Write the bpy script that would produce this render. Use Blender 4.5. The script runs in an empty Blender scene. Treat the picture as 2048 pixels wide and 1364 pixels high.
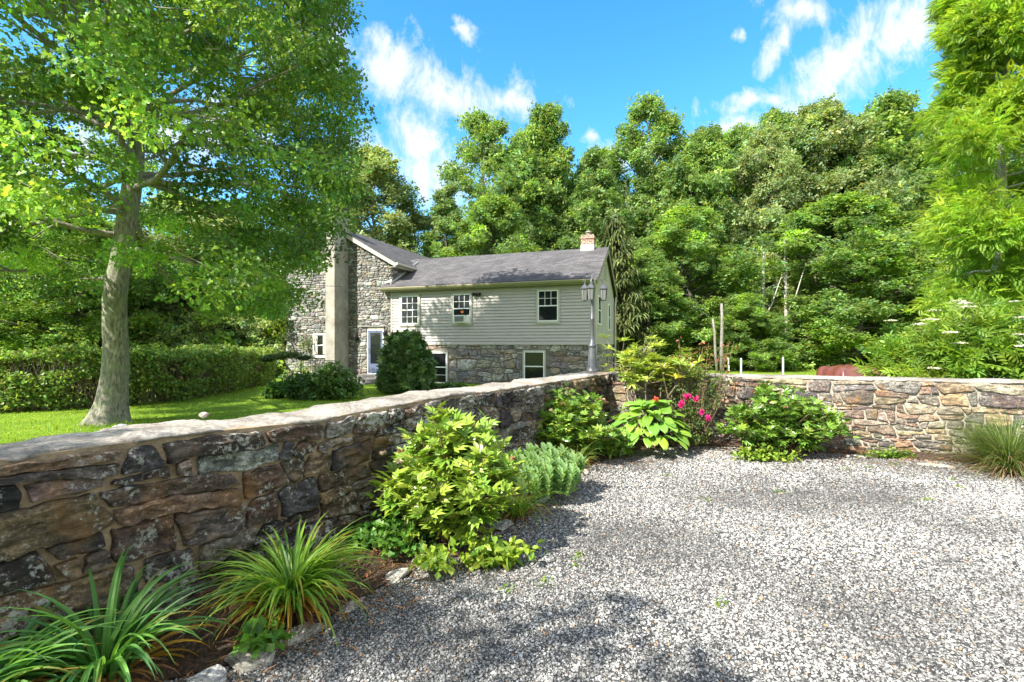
import bpy, math, random
import numpy as np
from mathutils import Vector, Matrix, noise

# ------------------------------------------------------------------ camera, light, exposure
S = bpy.context.scene
COL = S.collection
F = 967.0; CX = 1024.0; HY = 688.0; EYE = 1.6          # measurements of the photograph (2048 px wide)
cam_d = bpy.data.cameras.new('camera'); cam = bpy.data.objects.new('camera', cam_d); COL.objects.link(cam)
cam.location = (0, 0, EYE); cam.rotation_euler = (math.radians(90), 0, 0)
cam_d.sensor_width = 36; cam_d.lens = F / 2048 * 36; cam_d.shift_y = 6 / 2048
cam_d.clip_start = 0.05; cam_d.clip_end = 2000
S.camera = cam
S.view_settings.view_transform = 'Standard'; S.view_settings.look = 'None'
S.view_settings.gamma = 1.0; S.view_settings.exposure = 1.68

TRAVEL = Vector((0.74, 0.67, -0.93)).normalized()       # the way the sunlight goes
SUN_EL = math.asin(-TRAVEL.z); SUN_AZ = math.atan2(-TRAVEL.x, -TRAVEL.y)
sd = bpy.data.lights.new('sun', 'SUN'); so = bpy.data.objects.new('sun', sd); COL.objects.link(so)
sd.energy = 4.0; sd.angle = math.radians(0.55); sd.color = (1.0, 0.94, 0.83)
so.rotation_euler = TRAVEL.to_track_quat('-Z', 'Y').to_euler(); so.location = (-20, -20, 30)


def nd(nt, typ, inp=None, **props):
    n = nt.nodes.new(typ)
    for k, v in props.items(): setattr(n, k, v)
    for k, v in (inp or {}).items():
        s = n.inputs[k]
        if isinstance(v, bpy.types.NodeSocket): nt.links.new(v, s)
        else: s.default_value = v
    return n


def ramp(nt, fac, stops):
    r = nt.nodes.new('ShaderNodeValToRGB'); nt.links.new(fac, r.inputs[0])
    e = r.color_ramp.elements
    while len(e) < len(stops): e.new(0.5)
    for i, (p, c) in enumerate(stops):
        e[i].position = p; e[i].color = (c, c, c, 1) if isinstance(c, (int, float)) else (*c, 1)
    return r.outputs[0]


def mixc(nt, fac, a, b, mode='MIX'):
    n = nt.nodes.new('ShaderNodeMix'); n.data_type = 'RGBA'; n.blend_type = mode
    for s, v in ((n.inputs[0], fac), (n.inputs[6], a), (n.inputs[7], b)):
        if isinstance(v, bpy.types.NodeSocket): nt.links.new(v, s)
        elif isinstance(v, (int, float)): s.default_value = v
        else: s.default_value = (*v, 1)
    return n.outputs[2]


def world():
    w = bpy.data.worlds.new('World'); S.world = w; w.use_nodes = True
    nt = w.node_tree; bg = nt.nodes['Background']
    sky = nd(nt, 'ShaderNodeTexSky', sky_type='NISHITA', sun_disc=False, sun_elevation=SUN_EL, sun_rotation=SUN_AZ,
             altitude=200, air_density=1.0, dust_density=0.35, ozone_density=3.0)
    tc = nd(nt, 'ShaderNodeTexCoord')
    sep = nd(nt, 'ShaderNodeSeparateXYZ', {0: tc.outputs['Generated']})
    yy = nd(nt, 'ShaderNodeMath', {0: sep.outputs[1], 1: 0.05}, operation='MAXIMUM')
    u = nd(nt, 'ShaderNodeMath', {0: sep.outputs[0], 1: yy.outputs[0]}, operation='DIVIDE')
    v = nd(nt, 'ShaderNodeMath', {0: sep.outputs[2], 1: yy.outputs[0]}, operation='DIVIDE')
    uv = nd(nt, 'ShaderNodeCombineXYZ', {0: u.outputs[0], 1: v.outputs[0]})
    # clouds: banks placed by direction (photo x, y, half length, half width, tilt)
    banks = [(800, 130, 105, 68, -40), (900, 185, 150, 62, -28), (1010, 195, 90, 50, -8), (835, 265, 72, 52, -50), (925, 62, 34, 20, -35),
             (745, 325, 110, 62, -10), (860, 350, 115, 66, -25), (1690, 130, 190, 60, 36), (1820, 50, 150, 70, 30),
             (1545, 85, 58, 25, 60), (1610, 30, 75, 40, -20), (1500, 208, 90, 22, 10), (1470, 270, 95, 40, 10),
             (1463, 58, 18, 20, 0), (1182, 272, 22, 16, 0), (1230, 305, 60, 25, 10), (640, 90, 90, 70, 0),
             (400, 260, 180, 60, 10), (250, 60, 130, 60, 0), (2300, 200, 200, 80, 0), (100, 300, 160, 60, 20)]
    nz = nd(nt, 'ShaderNodeTexNoise', {'Vector': uv.outputs[0], 'Scale': 5.5, 'Detail': 9.0, 'Roughness': 0.6})
    # slight warp of the banks by noise
    wv = nd(nt, 'ShaderNodeVectorMath', {0: nz.outputs['Color'], 1: (0.5, 0.5, 0.5)}, operation='SUBTRACT')
    ws = nd(nt, 'ShaderNodeVectorMath', {0: wv.outputs[0], 'Scale': 0.14}, operation='SCALE')
    uvw = nd(nt, 'ShaderNodeVectorMath', {0: uv.outputs[0], 1: ws.outputs[0]}, operation='ADD')
    flat = nd(nt, 'ShaderNodeVectorMath', {0: uvw.outputs[0], 1: (1, 1, 0)}, operation='MULTIPLY')
    acc = None
    for (x, y, a, b, r) in banks:
        m = nd(nt, 'ShaderNodeMapping', {'Vector': flat.outputs[0], 'Location': ((x - CX) / F, (HY - y) / F, 0),
                                         'Rotation': (0, 0, math.radians(r)), 'Scale': (a / F, b / F, 1)}, vector_type='TEXTURE')
        L = nd(nt, 'ShaderNodeVectorMath', {0: m.outputs[0]}, operation='LENGTH')
        q = nd(nt, 'ShaderNodeMath', {0: 1.28, 1: L.outputs[1]}, operation='SUBTRACT')
        acc = q if acc is None else nd(nt, 'ShaderNodeMath', {0: acc.outputs[0], 1: q.outputs[0]}, operation='MAXIMUM')
    st2 = nd(nt, 'ShaderNodeMapping', {'Vector': uv.outputs[0], 'Rotation': (0, 0, .25), 'Scale': (1.35, .75, 1)})
    nz2 = nd(nt, 'ShaderNodeTexNoise', {'Vector': st2.outputs[0], 'Scale': 14.0, 'Detail': 14.0, 'Roughness': 0.68, 'Distortion': .35})
    nn = nd(nt, 'ShaderNodeMath', {0: nz2.outputs['Fac'], 1: 3.6, 2: -1.86}, operation='MULTIPLY_ADD')
    sm = nd(nt, 'ShaderNodeMath', {0: acc.outputs[0], 1: nn.outputs[0]}, operation='ADD')
    cm = ramp(nt, sm.outputs[0], [(0.0, 0.0), (0.45, 0.32), (1.25, 0.88)])
    up = nd(nt, 'ShaderNodeMath', {0: sep.outputs[1], 1: 0.06}, operation='GREATER_THAN')
    cm2 = nd(nt, 'ShaderNodeMath', {0: cm, 1: up.outputs[0]}, operation='MULTIPLY')
    hs = nd(nt, 'ShaderNodeHueSaturation', {'Hue': 0.49, 'Saturation': 1.3, 'Value': 1.08, 'Color': sky.outputs[0]})
    c = mixc(nt, cm2.outputs[0], hs.outputs[0], (2.95, 3.1, 3.4))
    # bright broken cloud added to the unseen sky, lifting and neutralising the fill light
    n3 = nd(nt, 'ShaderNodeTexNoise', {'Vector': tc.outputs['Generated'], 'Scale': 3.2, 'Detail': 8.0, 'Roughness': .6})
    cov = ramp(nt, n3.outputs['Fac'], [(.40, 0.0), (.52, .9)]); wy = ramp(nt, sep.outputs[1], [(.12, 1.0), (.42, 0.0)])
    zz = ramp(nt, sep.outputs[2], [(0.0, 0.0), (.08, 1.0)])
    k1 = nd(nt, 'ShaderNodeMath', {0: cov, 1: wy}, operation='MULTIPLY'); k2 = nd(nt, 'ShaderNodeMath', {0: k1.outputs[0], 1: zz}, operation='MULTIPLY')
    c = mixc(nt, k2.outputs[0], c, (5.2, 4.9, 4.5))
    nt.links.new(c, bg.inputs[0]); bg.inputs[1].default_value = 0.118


world()


# ------------------------------------------------------------------ helpers
def P(px, py, d): return np.array([(px - CX) / F * d, d, EYE + (HY - py) / F * d])
def G(px, py, z=0.0):
    d = F * (EYE - z) / (py - HY); return np.array([(px - CX) / F * d, d, z])


def raw_mesh(name, co, loops, starts, cols=None, smooth=False, mats=()):
    me = bpy.data.meshes.new(name)
    co = np.asarray(co, np.float32); loops = np.asarray(loops, np.int32); starts = np.asarray(starts, np.int32)
    me.vertices.add(len(co)); me.vertices.foreach_set('co', co.ravel())
    me.loops.add(len(loops)); me.loops.foreach_set('vertex_index', loops)
    me.polygons.add(len(starts)); me.polygons.foreach_set('loop_start', starts)
    me.update(calc_edges=True)
    me.polygons.foreach_set('use_smooth', np.full(len(starts), bool(smooth)))
    if cols is not None:
        ca = me.color_attributes.new('Col', 'FLOAT_COLOR', 'POINT')
        c4 = np.ones((len(co), 4), np.float32); c4[:, :3] = cols
        ca.data.foreach_set('color', c4.ravel())
    for m in mats: me.materials.append(m)
    me.validate()
    return me


def link(name, me, parent=None, loc=None, label=None, cat=None, group=None, kind=None):
    o = bpy.data.objects.new(name, me); COL.objects.link(o)
    if parent is not None: o.parent = parent
    if loc is not None: o.location = [float(v) for v in loc]
    if label: o['label'] = label
    if cat: o['category'] = cat
    if group: o['group'] = group
    if kind: o['kind'] = kind
    return o


def thing(name, label, cat, loc=(0, 0, 0), rz=0.0, group=None):
    o = link(name, None, None, loc, label, cat, group); o.rotation_euler = (0, 0, rz)
    o.empty_display_size = 0.2
    return o


class MB:
    """collects shapes; build() links them as one mesh object"""
    def __init__(s): s.v = []; s.f = []; s.c = []; s.cur = (1, 1, 1)
    def add(s, vs, fs):
        b = len(s.v)
        for q in vs: s.v.append((float(q[0]), float(q[1]), float(q[2]))); s.c.append(s.cur)
        for f in fs: s.f.append([b + i for i in f])
    def box(s, x0, x1, y0, y1, z0, z1):
        v = [(x, y, z) for z in (z0, z1) for y in (y0, y1) for x in (x0, x1)]
        s.add(v, [(0, 2, 3, 1), (4, 5, 7, 6), (0, 1, 5, 4), (2, 6, 7, 3), (0, 4, 6, 2), (1, 3, 7, 5)])
    def cbox(s, c, size, rz=0.0, bev=0.0):
        hx, hy, hz = size[0] / 2, size[1] / 2, size[2] / 2
        ca, sa = math.cos(rz), math.sin(rz); v = []
        for z in (-hz, hz):
            for y in (-hy, hy):
                for x in (-hx, hx): v.append((c[0] + x * ca - y * sa, c[1] + x * sa + y * ca, c[2] + z))
        s.add(v, [(0, 2, 3, 1), (4, 5, 7, 6), (0, 1, 5, 4), (2, 6, 7, 3), (0, 4, 6, 2), (1, 3, 7, 5)])
    def tube(s, pts, rad, n=8, cap=True):
        pts = [Vector([float(a) for a in p]) for p in pts]; k = len(pts)
        if isinstance(rad, (int, float)): rad = [rad] * k
        ref = Vector((0.31, 0.21, 0.93)); vs = []; t0 = None
        for i in range(k):
            t = (pts[min(i + 1, k - 1)] - pts[max(i - 1, 0)])
            if t.length < 1e-9: t = Vector((0, 0, 1))
            t.normalize()
            if i == 0:
                if abs(t.z) > 0.9: ref = Vector((1, 0, 0))
                a = t.cross(ref).normalized()
            else:
                a = (a - t * a.dot(t))
                if a.length < 1e-6: a = t.orthogonal()
                a.normalize()
            b = t.cross(a)
            for j in range(n):
                an = 2 * math.pi * j / n
                vs.append(pts[i] + (a * math.cos(an) + b * math.sin(an)) * rad[i])
        fs = [(i * n + j, i * n + (j + 1) % n, (i + 1) * n + (j + 1) % n, (i + 1) * n + j) for i in range(k - 1) for j in range(n)]
        if cap:
            fs.append(tuple(range(n - 1, -1, -1))); fs.append(tuple((k - 1) * n + j for j in range(n)))
        s.add(vs, fs)
    def lathe(s, prof, c=(0, 0, 0), n=16, sx=1.0, sy=1.0, rot=0.0):
        vs = [(c[0] + r * sx * math.cos(2 * math.pi * j / n + rot), c[1] + r * sy * math.sin(2 * math.pi * j / n + rot), c[2] + z) for r, z in prof for j in range(n)]
        k = len(prof)
        fs = [(i * n + j, i * n + (j + 1) % n, (i + 1) * n + (j + 1) % n, (i + 1) * n + j) for i in range(k - 1) for j in range(n)]
        fs.append(tuple(range(n - 1, -1, -1))); fs.append(tuple((k - 1) * n + j for j in range(n)))
        s.add(vs, fs)
    def poly(s, pts): s.add(pts, [tuple(range(len(pts)))])
    def slab(s, quad, t):
        """quad (4 or more points, counter-clockwise from outside) thickened by vector t"""
        n = len(quad); a = [Vector(q) for q in quad]; t = Vector(t)
        s.add([*a, *[q - t for q in a]], [tuple(range(n)), tuple(range(2 * n - 1, n - 1, -1))] + [(i, i + n, (i + 1) % n + n, (i + 1) % n) for i in range(n)])
    def mesh(s, name, mat, smooth=False):
        loops = [i for f in s.f for i in f]; st = np.cumsum([0] + [len(f) for f in s.f])[:-1]
        return raw_mesh(name, s.v, loops, st, np.array(s.c), smooth, [mat])
    def build(s, name, mat, parent=None, smooth=False, **kw): return link(name, s.mesh(name, mat, smooth), parent, **kw)


def unit(a): return a / np.maximum(np.linalg.norm(a, axis=1, keepdims=True), 1e-9)


class LS:
    """leaf collector: many small templates, one mesh"""
    def __init__(s): s.co = []; s.lo = []; s.st = []; s.cl = []; s.nv = 0; s.nl = 0
    def add(s, tmpl, pos, d, nrm, sc, col):
        tv, tf = tmpl; N = len(pos); n = len(tv)
        if N == 0: return
        d = unit(d); x = np.cross(d, nrm); x = unit(x); nn = np.cross(x, d)
        sc = np.broadcast_to(np.asarray(sc, float).reshape(-1, 1), (N, 1))
        V = pos[:, None, :] + sc[:, :, None] * (tv[None, :, 0:1] * x[:, None, :] + tv[None, :, 1:2] * d[:, None, :] + tv[None, :, 2:3] * nn[:, None, :])
        s.raw(V.reshape(-1, 3), tf, N, n, np.repeat(col, n, axis=0))
    def raw(s, V, tf, N, n, cols):
        fl = np.array([i for f in tf for i in f]); fc = np.array([len(f) for f in tf])
        L = (fl[None, :] + (np.arange(N) * n)[:, None] + s.nv).ravel()
        st0 = np.concatenate([[0], np.cumsum(fc)[:-1]])
        st = (st0[None, :] + (np.arange(N) * len(fl))[:, None] + s.nl).ravel()
        s.co.append(V.astype(np.float32)); s.lo.append(L); s.st.append(st); s.cl.append(cols)
        s.nv += len(V); s.nl += len(L)
    def blades(s, base, az, el, length, width, droop, col, seg=7, fold=0.25, twist=None, tipcol=None):
        """curved tapering strips: el start elevation, droop total bend (rad)"""
        N = len(base); t = np.linspace(0, 1, seg + 1)
        dirh = np.stack([np.cos(az), np.sin(az), np.zeros(N)], 1); side = np.stack([-np.sin(az), np.cos(az), np.zeros(N)], 1)
        if twist is not None: side = unit(side + twist[:, None] * dirh)
        p = base.copy(); V = np.zeros((N, seg + 1, 3, 3)); C = np.zeros((N, seg + 1, 3, 3))
        for i in range(seg + 1):
            e = el - droop * (t[i] ** 1.35)
            dv = dirh * np.cos(e)[:, None] + np.array([0, 0, 1.0]) * np.sin(e)[:, None]
            if i: p = p + dv * (length / seg)[:, None]
            up = -dirh * np.sin(e)[:, None] + np.array([0, 0, 1.0]) * np.cos(e)[:, None]
            w = (width * (min(1, 0.55 + t[i] * 2.2)) * (1 - t[i] ** 2.6) + 0.0006)[:, None]
            V[:, i, 0] = p - side * w / 2 + up * w * fold; V[:, i, 1] = p; V[:, i, 2] = p + side * w / 2 + up * w * fold
            c = col if tipcol is None else col * (1 - t[i] ** 2) + tipcol * t[i] ** 2
            C[:, i] = c[:, None, :]
        tf = []
        for i in range(seg):
            for j in range(2): tf.append((i * 3 + j, i * 3 + j + 1, i * 3 + j + 4, i * 3 + j + 3))
        s.raw(V.reshape(-1, 3), tf, N, (seg + 1) * 3, C.reshape(-1, 3))
    def mesh(s, name, mat, smooth=False):
        return raw_mesh(name, np.concatenate(s.co), np.concatenate(s.lo), np.concatenate(s.st), np.clip(np.concatenate(s.cl), 0, 1), smooth, [mat])
    def build(s, name, mat, parent=None, smooth=False, **kw): return link(name, s.mesh(name, mat, smooth), parent, **kw)


def T(vs, fs): return (np.array(vs, float), fs)


LEAF4 = T([(0, 0, 0), (-.27, .45, .07), (0, 1, -.06), (.27, .45, .07)], [(0, 3, 2, 1)])
LEAF4W = T([(0, 0, 0), (-.42, .5, .1), (0, 1, -.06), (.42, .5, .1), (0, .5, 0)], [(0, 4, 1), (0, 3, 4), (4, 2, 1), (4, 3, 2)])
LANCE = T([(0, 0, 0), (-.13, .3, .04), (-.12, .62, .02), (0, 1, -.1), (.12, .62, .02), (.13, .3, .04), (0, .35, 0), (0, .65, -.02)],
          [(0, 6, 1), (0, 5, 6), (1, 6, 7, 2), (6, 5, 4, 7), (2, 7, 3), (7, 4, 3)])
BLADE = T([(0, 0, 0), (-.135, .3, .07), (-.15, .58, .06), (0, 1, -.12), (.15, .58, .06), (.135, .3, .07), (0, .35, 0), (0, .65, -.02)],
          [(0, 6, 1), (0, 5, 6), (1, 6, 7, 2), (6, 5, 4, 7), (2, 7, 3), (7, 4, 3)])
OVAL = T([(0, 0, 0), (-.24, .28, .06), (-.23, .62, .04), (0, 1, -.12), (.23, .62, .04), (.24, .28, .06), (0, .35, 0), (0, .65, -.03)],
         [(0, 6, 1), (0, 5, 6), (1, 6, 7, 2), (6, 5, 4, 7), (2, 7, 3), (7, 4, 3)])
OAK = T([(0, 0, 0), (-.12, .22, .02), (-.4, .32, .06), (-.15, .45, 0), (-.42, .66, .05), (-.13, .68, 0), (0, 1, -.08), (.13, .68, 0), (.42, .66, .05), (.15, .45, 0), (.4, .32, .06), (.12, .22, .02)],
        [(0, 11, 1), (1, 11, 9, 3), (1, 3, 2), (11, 10, 9), (3, 9, 7, 5), (3, 5, 4), (9, 8, 7), (5, 7, 6)])


OAK6 = T([(0, 0, 0), (-.34, .36, .06), (-.12, .5, 0), (-.3, .74, .05), (0, 1, -.08), (.3, .74, .05), (.12, .5, 0), (.34, .36, .06)],
         [(0, 6, 2), (0, 2, 1), (0, 7, 6), (2, 6, 4), (2, 4, 3), (6, 5, 4)])


def multi(parts):
    """joins transformed copies of templates: (tmpl, pos, angle, tilt, scale)"""
    V = []; Fc = []; b = 0
    for (tm, pos, an, tilt, sc) in parts:
        tv, tf = tm; ca, sa = math.cos(an), math.sin(an); ct, st = math.cos(tilt), math.sin(tilt)
        for v in tv:
            x, y, z = v * sc
            y2, z2 = y * ct - z * st, y * st + z * ct
            V.append((pos[0] + x * ca - y2 * sa, pos[1] + x * sa + y2 * ca, pos[2] + z2))
        Fc += [tuple(i + b for i in f) for f in tf]; b += len(tv)
    return T(V, Fc)


PINNATE = multi([(LEAF4, (0.02 * sg, t, -0.18 * t * t), -sg * 1.15, -0.15, 0.24 * math.sin(math.pi * (0.2 + 0.72 * t))) for t in (.14, .25, .36, .47, .58, .69, .8, .9) for sg in (-1, 1)] + [(LEAF4, (0, .93, -.16), 0, -.4, .16)])
WHORL = multi([(LANCE, (0, 0, 0), k * 2 * math.pi / 9 + 0.2 * (k % 2), 0.15 + 0.35 * (k % 3) / 2, 0.9 + 0.2 * (k % 2)) for k in range(9)] + [(LANCE, (0, 0, .02), k * 1.3, 1.1, .45) for k in range(3)])
PEONY = multi([(BLADE, (0, 0, 0), a, t, sc) for a, t, sc in ((0, .0, 1.0), (.55, .12, .85), (-.55, .12, .85), (1.15, .2, .65), (-1.15, .2, .65))])
CLUSTER = multi([(LEAF4W, (random.Random(k).uniform(-.3, .3), random.Random(k + 9).uniform(-.2, .5), random.Random(k + 5).uniform(-.12, .12)), k * 1.26, .25 * ((k % 3) - 1), .55) for k in range(5)])


def vary(rng, base, N, amt=0.25, hue=0.12):
    b = np.array(base, float)[None, :] * np.ones((N, 1))
    k = np.exp(rng.normal(0, amt, (N, 1))); h = rng.normal(0, hue, N)
    b = b * k; b[:, 0] *= np.exp(h * 1.3); b[:, 2] *= np.exp(-h)
    return np.clip(b, 0, .9)


def ball(rng, N, p=1 / 2.0):
    v = unit(rng.normal(size=(N, 3))); return v * (rng.random((N, 1)) ** p)


# ------------------------------------------------------------------ materials
def newmat(name):
    m = bpy.data.materials.new(name); m.use_nodes = True
    nt = m.node_tree; return m, nt, nt.nodes['Principled BSDF']


def plain(name, col, rough=.6, metal=0.0, bump=0.0, bscale=40, var=0.15, spec=.5, vscale=6):
    m, nt, b = newmat(name)
    tc = nd(nt, 'ShaderNodeTexCoord')
    n = nd(nt, 'ShaderNodeTexNoise', {'Vector': tc.outputs['Object'], 'Scale': vscale, 'Detail': 6.0, 'Roughness': .65})
    f = ramp(nt, n.outputs['Fac'], [(.3, 1 - var), (.7, 1 + var)])
    c = mixc(nt, 1.0, col, f, 'MULTIPLY'); nt.links.new(c, b.inputs['Base Color'])
    b.inputs['Roughness'].default_value = rough; b.inputs['Metallic'].default_value = metal
    b.inputs['Specular IOR Level'].default_value = spec
    if bump:
        n2 = nd(nt, 'ShaderNodeTexNoise', {'Vector': tc.outputs['Object'], 'Scale': bscale, 'Detail': 6.0})
        bm = nd(nt, 'ShaderNodeBump', {'Strength': bump, 'Distance': .02, 'Height': n2.outputs['Fac']})
        nt.links.new(bm.outputs[0], b.inputs['Normal'])
    return m


def leafmat(name, trans=.5, rough=.42, spec=.4, tint=(1.25, 1.2, .6)):
    m, nt, b = newmat(name)
    at = nd(nt, 'ShaderNodeAttribute', attribute_name='Col')
    nt.links.new(at.outputs['Color'], b.inputs['Base Color']); b.inputs['Roughness'].default_value = rough
    b.inputs['Specular IOR Level'].default_value = spec
    tr = nd(nt, 'ShaderNodeBsdfTranslucent', {'Color': mixc(nt, 1.0, at.outputs['Color'], tint, 'MULTIPLY')})
    mx = nd(nt, 'ShaderNodeMixShader', {0: trans, 1: b.outputs[0], 2: tr.outputs[0]})
    nt.links.new(mx.outputs[0], nt.nodes['Material Output'].inputs['Surface'])
    return m


def stonemat(name, lichen=.5, rust=.5, bump=.6, scale=1.0, streak=True):
    m, nt, b = newmat(name)
    at = nd(nt, 'ShaderNodeAttribute', attribute_name='Col')
    tc = nd(nt, 'ShaderNodeTexCoord'); o = tc.outputs['Object']
    st = nd(nt, 'ShaderNodeMapping', {'Vector': o, 'Scale': (1, 1, 2.6)})
    n1 = nd(nt, 'ShaderNodeTexNoise', {'Vector': st.outputs[0], 'Scale': 7 * scale, 'Detail': 9.0, 'Roughness': .68, 'Distortion': .6})
    c = mixc(nt, 1.0, at.outputs['Color'], ramp(nt, n1.outputs['Fac'], [(.32, .22), (.5, 1.0), (.68, 2.7)]), 'MULTIPLY')
    nf = nd(nt, 'ShaderNodeTexNoise', {'Vector': o, 'Scale': 48 * scale, 'Detail': 10.0, 'Roughness': .78})
    c = mixc(nt, 1.0, c, ramp(nt, nf.outputs['Fac'], [(.36, .35), (.5, 1.0), (.66, 1.9)]), 'MULTIPLY')
    nm = nd(nt, 'ShaderNodeTexNoise', {'Vector': o, 'Scale': 4.4 * scale, 'Detail': 6.0, 'Roughness': .6})
    c = mixc(nt, ramp(nt, nm.outputs['Fac'], [(.52, 0.0), (.70, .42)]), c, (.27, .235, .20))
    n2 = nd(nt, 'ShaderNodeTexNoise', {'Vector': o, 'Scale': 3.1 * scale, 'Detail': 7.0, 'Roughness': .6})
    c = mixc(nt, ramp(nt, n2.outputs['Fac'], [(.55, 0.0), (.68, rust)]), c, (.34, .165, .045))
    n3 = nd(nt, 'ShaderNodeTexNoise', {'Vector': o, 'Scale': 1.9 * scale, 'Detail': 3.0})
    n4 = nd(nt, 'ShaderNodeTexNoise', {'Vector': o, 'Scale': 24 * scale, 'Detail': 8.0, 'Roughness': .75})
    ls = nd(nt, 'ShaderNodeMath', {0: n3.outputs['Fac'], 1: .65, 2: 0.0}, operation='MULTIPLY_ADD')
    l2 = nd(nt, 'ShaderNodeMath', {0: ls.outputs[0], 1: n4.outputs['Fac']}, operation='ADD')
    c = mixc(nt, ramp(nt, l2.outputs[0], [(.875, 0.0), (.93, lichen)]), c, (.55, .56, .49))
    nt.links.new(c, b.inputs['Base Color']); b.inputs['Roughness'].default_value = .82
    n5 = nd(nt, 'ShaderNodeTexNoise', {'Vector': st.outputs[0], 'Scale': 28 * scale, 'Detail': 9.0, 'Roughness': .72})
    hs = nd(nt, 'ShaderNodeMath', {0: n5.outputs['Fac'], 1: n1.outputs['Fac']}, operation='ADD')
    bm = nd(nt, 'ShaderNodeBump', {'Strength': bump, 'Distance': .03, 'Height': hs.outputs[0]})
    nt.links.new(bm.outputs[0], b.inputs['Normal'])
    return m


def barkmat(name, c1, c2, moss=(.12, .15, .06), mossamt=.5, vs=1.0):
    m, nt, b = newmat(name)
    tc = nd(nt, 'ShaderNodeTexCoord'); o = tc.outputs['Object']
    mp = nd(nt, 'ShaderNodeMapping', {'Vector': o, 'Scale': (1, 1, .28)})
    n1 = nd(nt, 'ShaderNodeTexNoise', {'Vector': mp.outputs[0], 'Scale': 26 * vs, 'Detail': 8.0, 'Roughness': .7})
    n2 = nd(nt, 'ShaderNodeTexNoise', {'Vector': o, 'Scale': 5 * vs, 'Detail': 7.0, 'Roughness': .65})
    c = mixc(nt, ramp(nt, n1.outputs['Fac'], [(.38, 0.0), (.62, 1.0)]), c1, c2)
    c = mixc(nt, ramp(nt, n2.outputs['Fac'], [(.48, 0.0), (.62, mossamt)]), c, moss)
    nt.links.new(c, b.inputs['Base Color']); b.inputs['Roughness'].default_value = .9
    bm = nd(nt, 'ShaderNodeBump', {'Strength': .9, 'Distance': .03, 'Height': n1.outputs['Fac']})
    nt.links.new(bm.outputs[0], b.inputs['Normal'])
    return m


M = {}
M['leaf'] = leafmat('leaf')
M['leaf_gloss'] = leafmat('glossy leaf', .25, .28, .6)
M['needle'] = leafmat('needles', .15, .6, .2)
M['petal'] = leafmat('petal', .3, .6, .2, (1, .9, 1))
M['wall_dark'] = stonemat('weathered fieldstone', .8, .5, 1.0)
M['wall_warm'] = stonemat('warm fieldstone', .3, .6, .6, 1.3)
M['wall_house'] = stonemat('house rubble', .35, .5, .6, 1.2)
M['edging'] = stonemat('edging stone', .6, .3, .7, 2.0)
M['mortar_tan'] = plain('tan mortar', (.30, .225, .14), .95, bump=.6, bscale=60, var=.45, vscale=9)
M['mortar_pale'] = plain('pale mortar', (.34, .30, .245), .95, bump=.5, bscale=60, var=.3, vscale=9)
M['mortar_house'] = plain('grey mortar', (.19, .175, .155), .95, bump=.5, bscale=40, var=.3)
M['white'] = plain('white paint', (.78, .79, .78), .45, var=.05)
M['tan_trim'] = plain('tan trim', (.42, .40, .33), .5, var=.06)
M['fascia'] = plain('olive trim', (.30, .28, .17), .5, var=.1)
M['siding'] = plain('grey vinyl siding', (.44, .41, .39), .55, bump=.06, bscale=90, var=.06, vscale=2.5)
M['stucco'] = plain('grey stucco', (.30, .28, .24), .9, bump=.4, bscale=30, var=.35, vscale=2.2)
M['blue_door'] = plain('slate blue paint', (.10, .13, .21), .4, var=.06)
M['metal_black'] = plain('black iron', (.02, .02, .022), .45, metal=.4, var=.2)
M['lamp_metal'] = plain('grey painted metal', (.095, .10, .115), .42, metal=.25, var=.2, bump=.1)
M['dark_wood'] = plain('dark void', (.015, .014, .013), .8)
M['curtain'] = plain('cream blind', (.45, .42, .33), .8)
M['brick_fl'] = plain('white flashing', (.46, .46, .45), .5)
M['concrete'] = plain('step stone', (.22, .21, .20), .9, bump=.4, var=.4)
M['post'] = plain('white post', (.62, .72, .74), .5)
M['wire'] = plain('cable', (.03, .03, .03), .5)
M['bark_big'] = barkmat('grey oak bark', (.10, .085, .07), (.36, .34, .28), (.20, .235, .13), .75)
M['bark'] = barkmat('brown bark', (.05, .042, .035), (.14, .12, .10), (.08, .09, .05), .4, .8)
M['bark_pale'] = barkmat('pale bark', (.25, .23, .20), (.55, .52, .47), (.3, .3, .2), .3, .8)
M['bark_grey'] = barkmat('grey bark', (.12, .11, .10), (.30, .28, .26), (.2, .2, .15), .3, .8)
M['twig'] = plain('twig', (.20, .16, .12), .9, var=.4)
M['stem'] = plain('green stem', (.10, .14, .04), .7, var=.3)
M['stem_red'] = plain('reddish stem', (.16, .09, .05), .7, var=.3)


def glassmat(name, col=(.012, .014, .016)):
    m, nt, b = newmat(name); b.inputs['Base Color'].default_value = (*col, 1)
    b.inputs['Roughness'].default_value = .04; b.inputs['Specular IOR Level'].default_value = .35
    tc = nd(nt, 'ShaderNodeTexCoord')
    n = nd(nt, 'ShaderNodeTexNoise', {'Vector': tc.outputs['Object'], 'Scale': 1.6, 'Detail': 2.0})
    bm = nd(nt, 'ShaderNodeBump', {'Strength': .12, 'Distance': .05, 'Height': n.outputs['Fac']}); nt.links.new(bm.outputs[0], b.inputs['Normal'])
    return m


M['glass'] = glassmat('window glass')
M['lamp_glass'] = glassmat('lantern glass', (.17, .175, .17))


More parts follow.
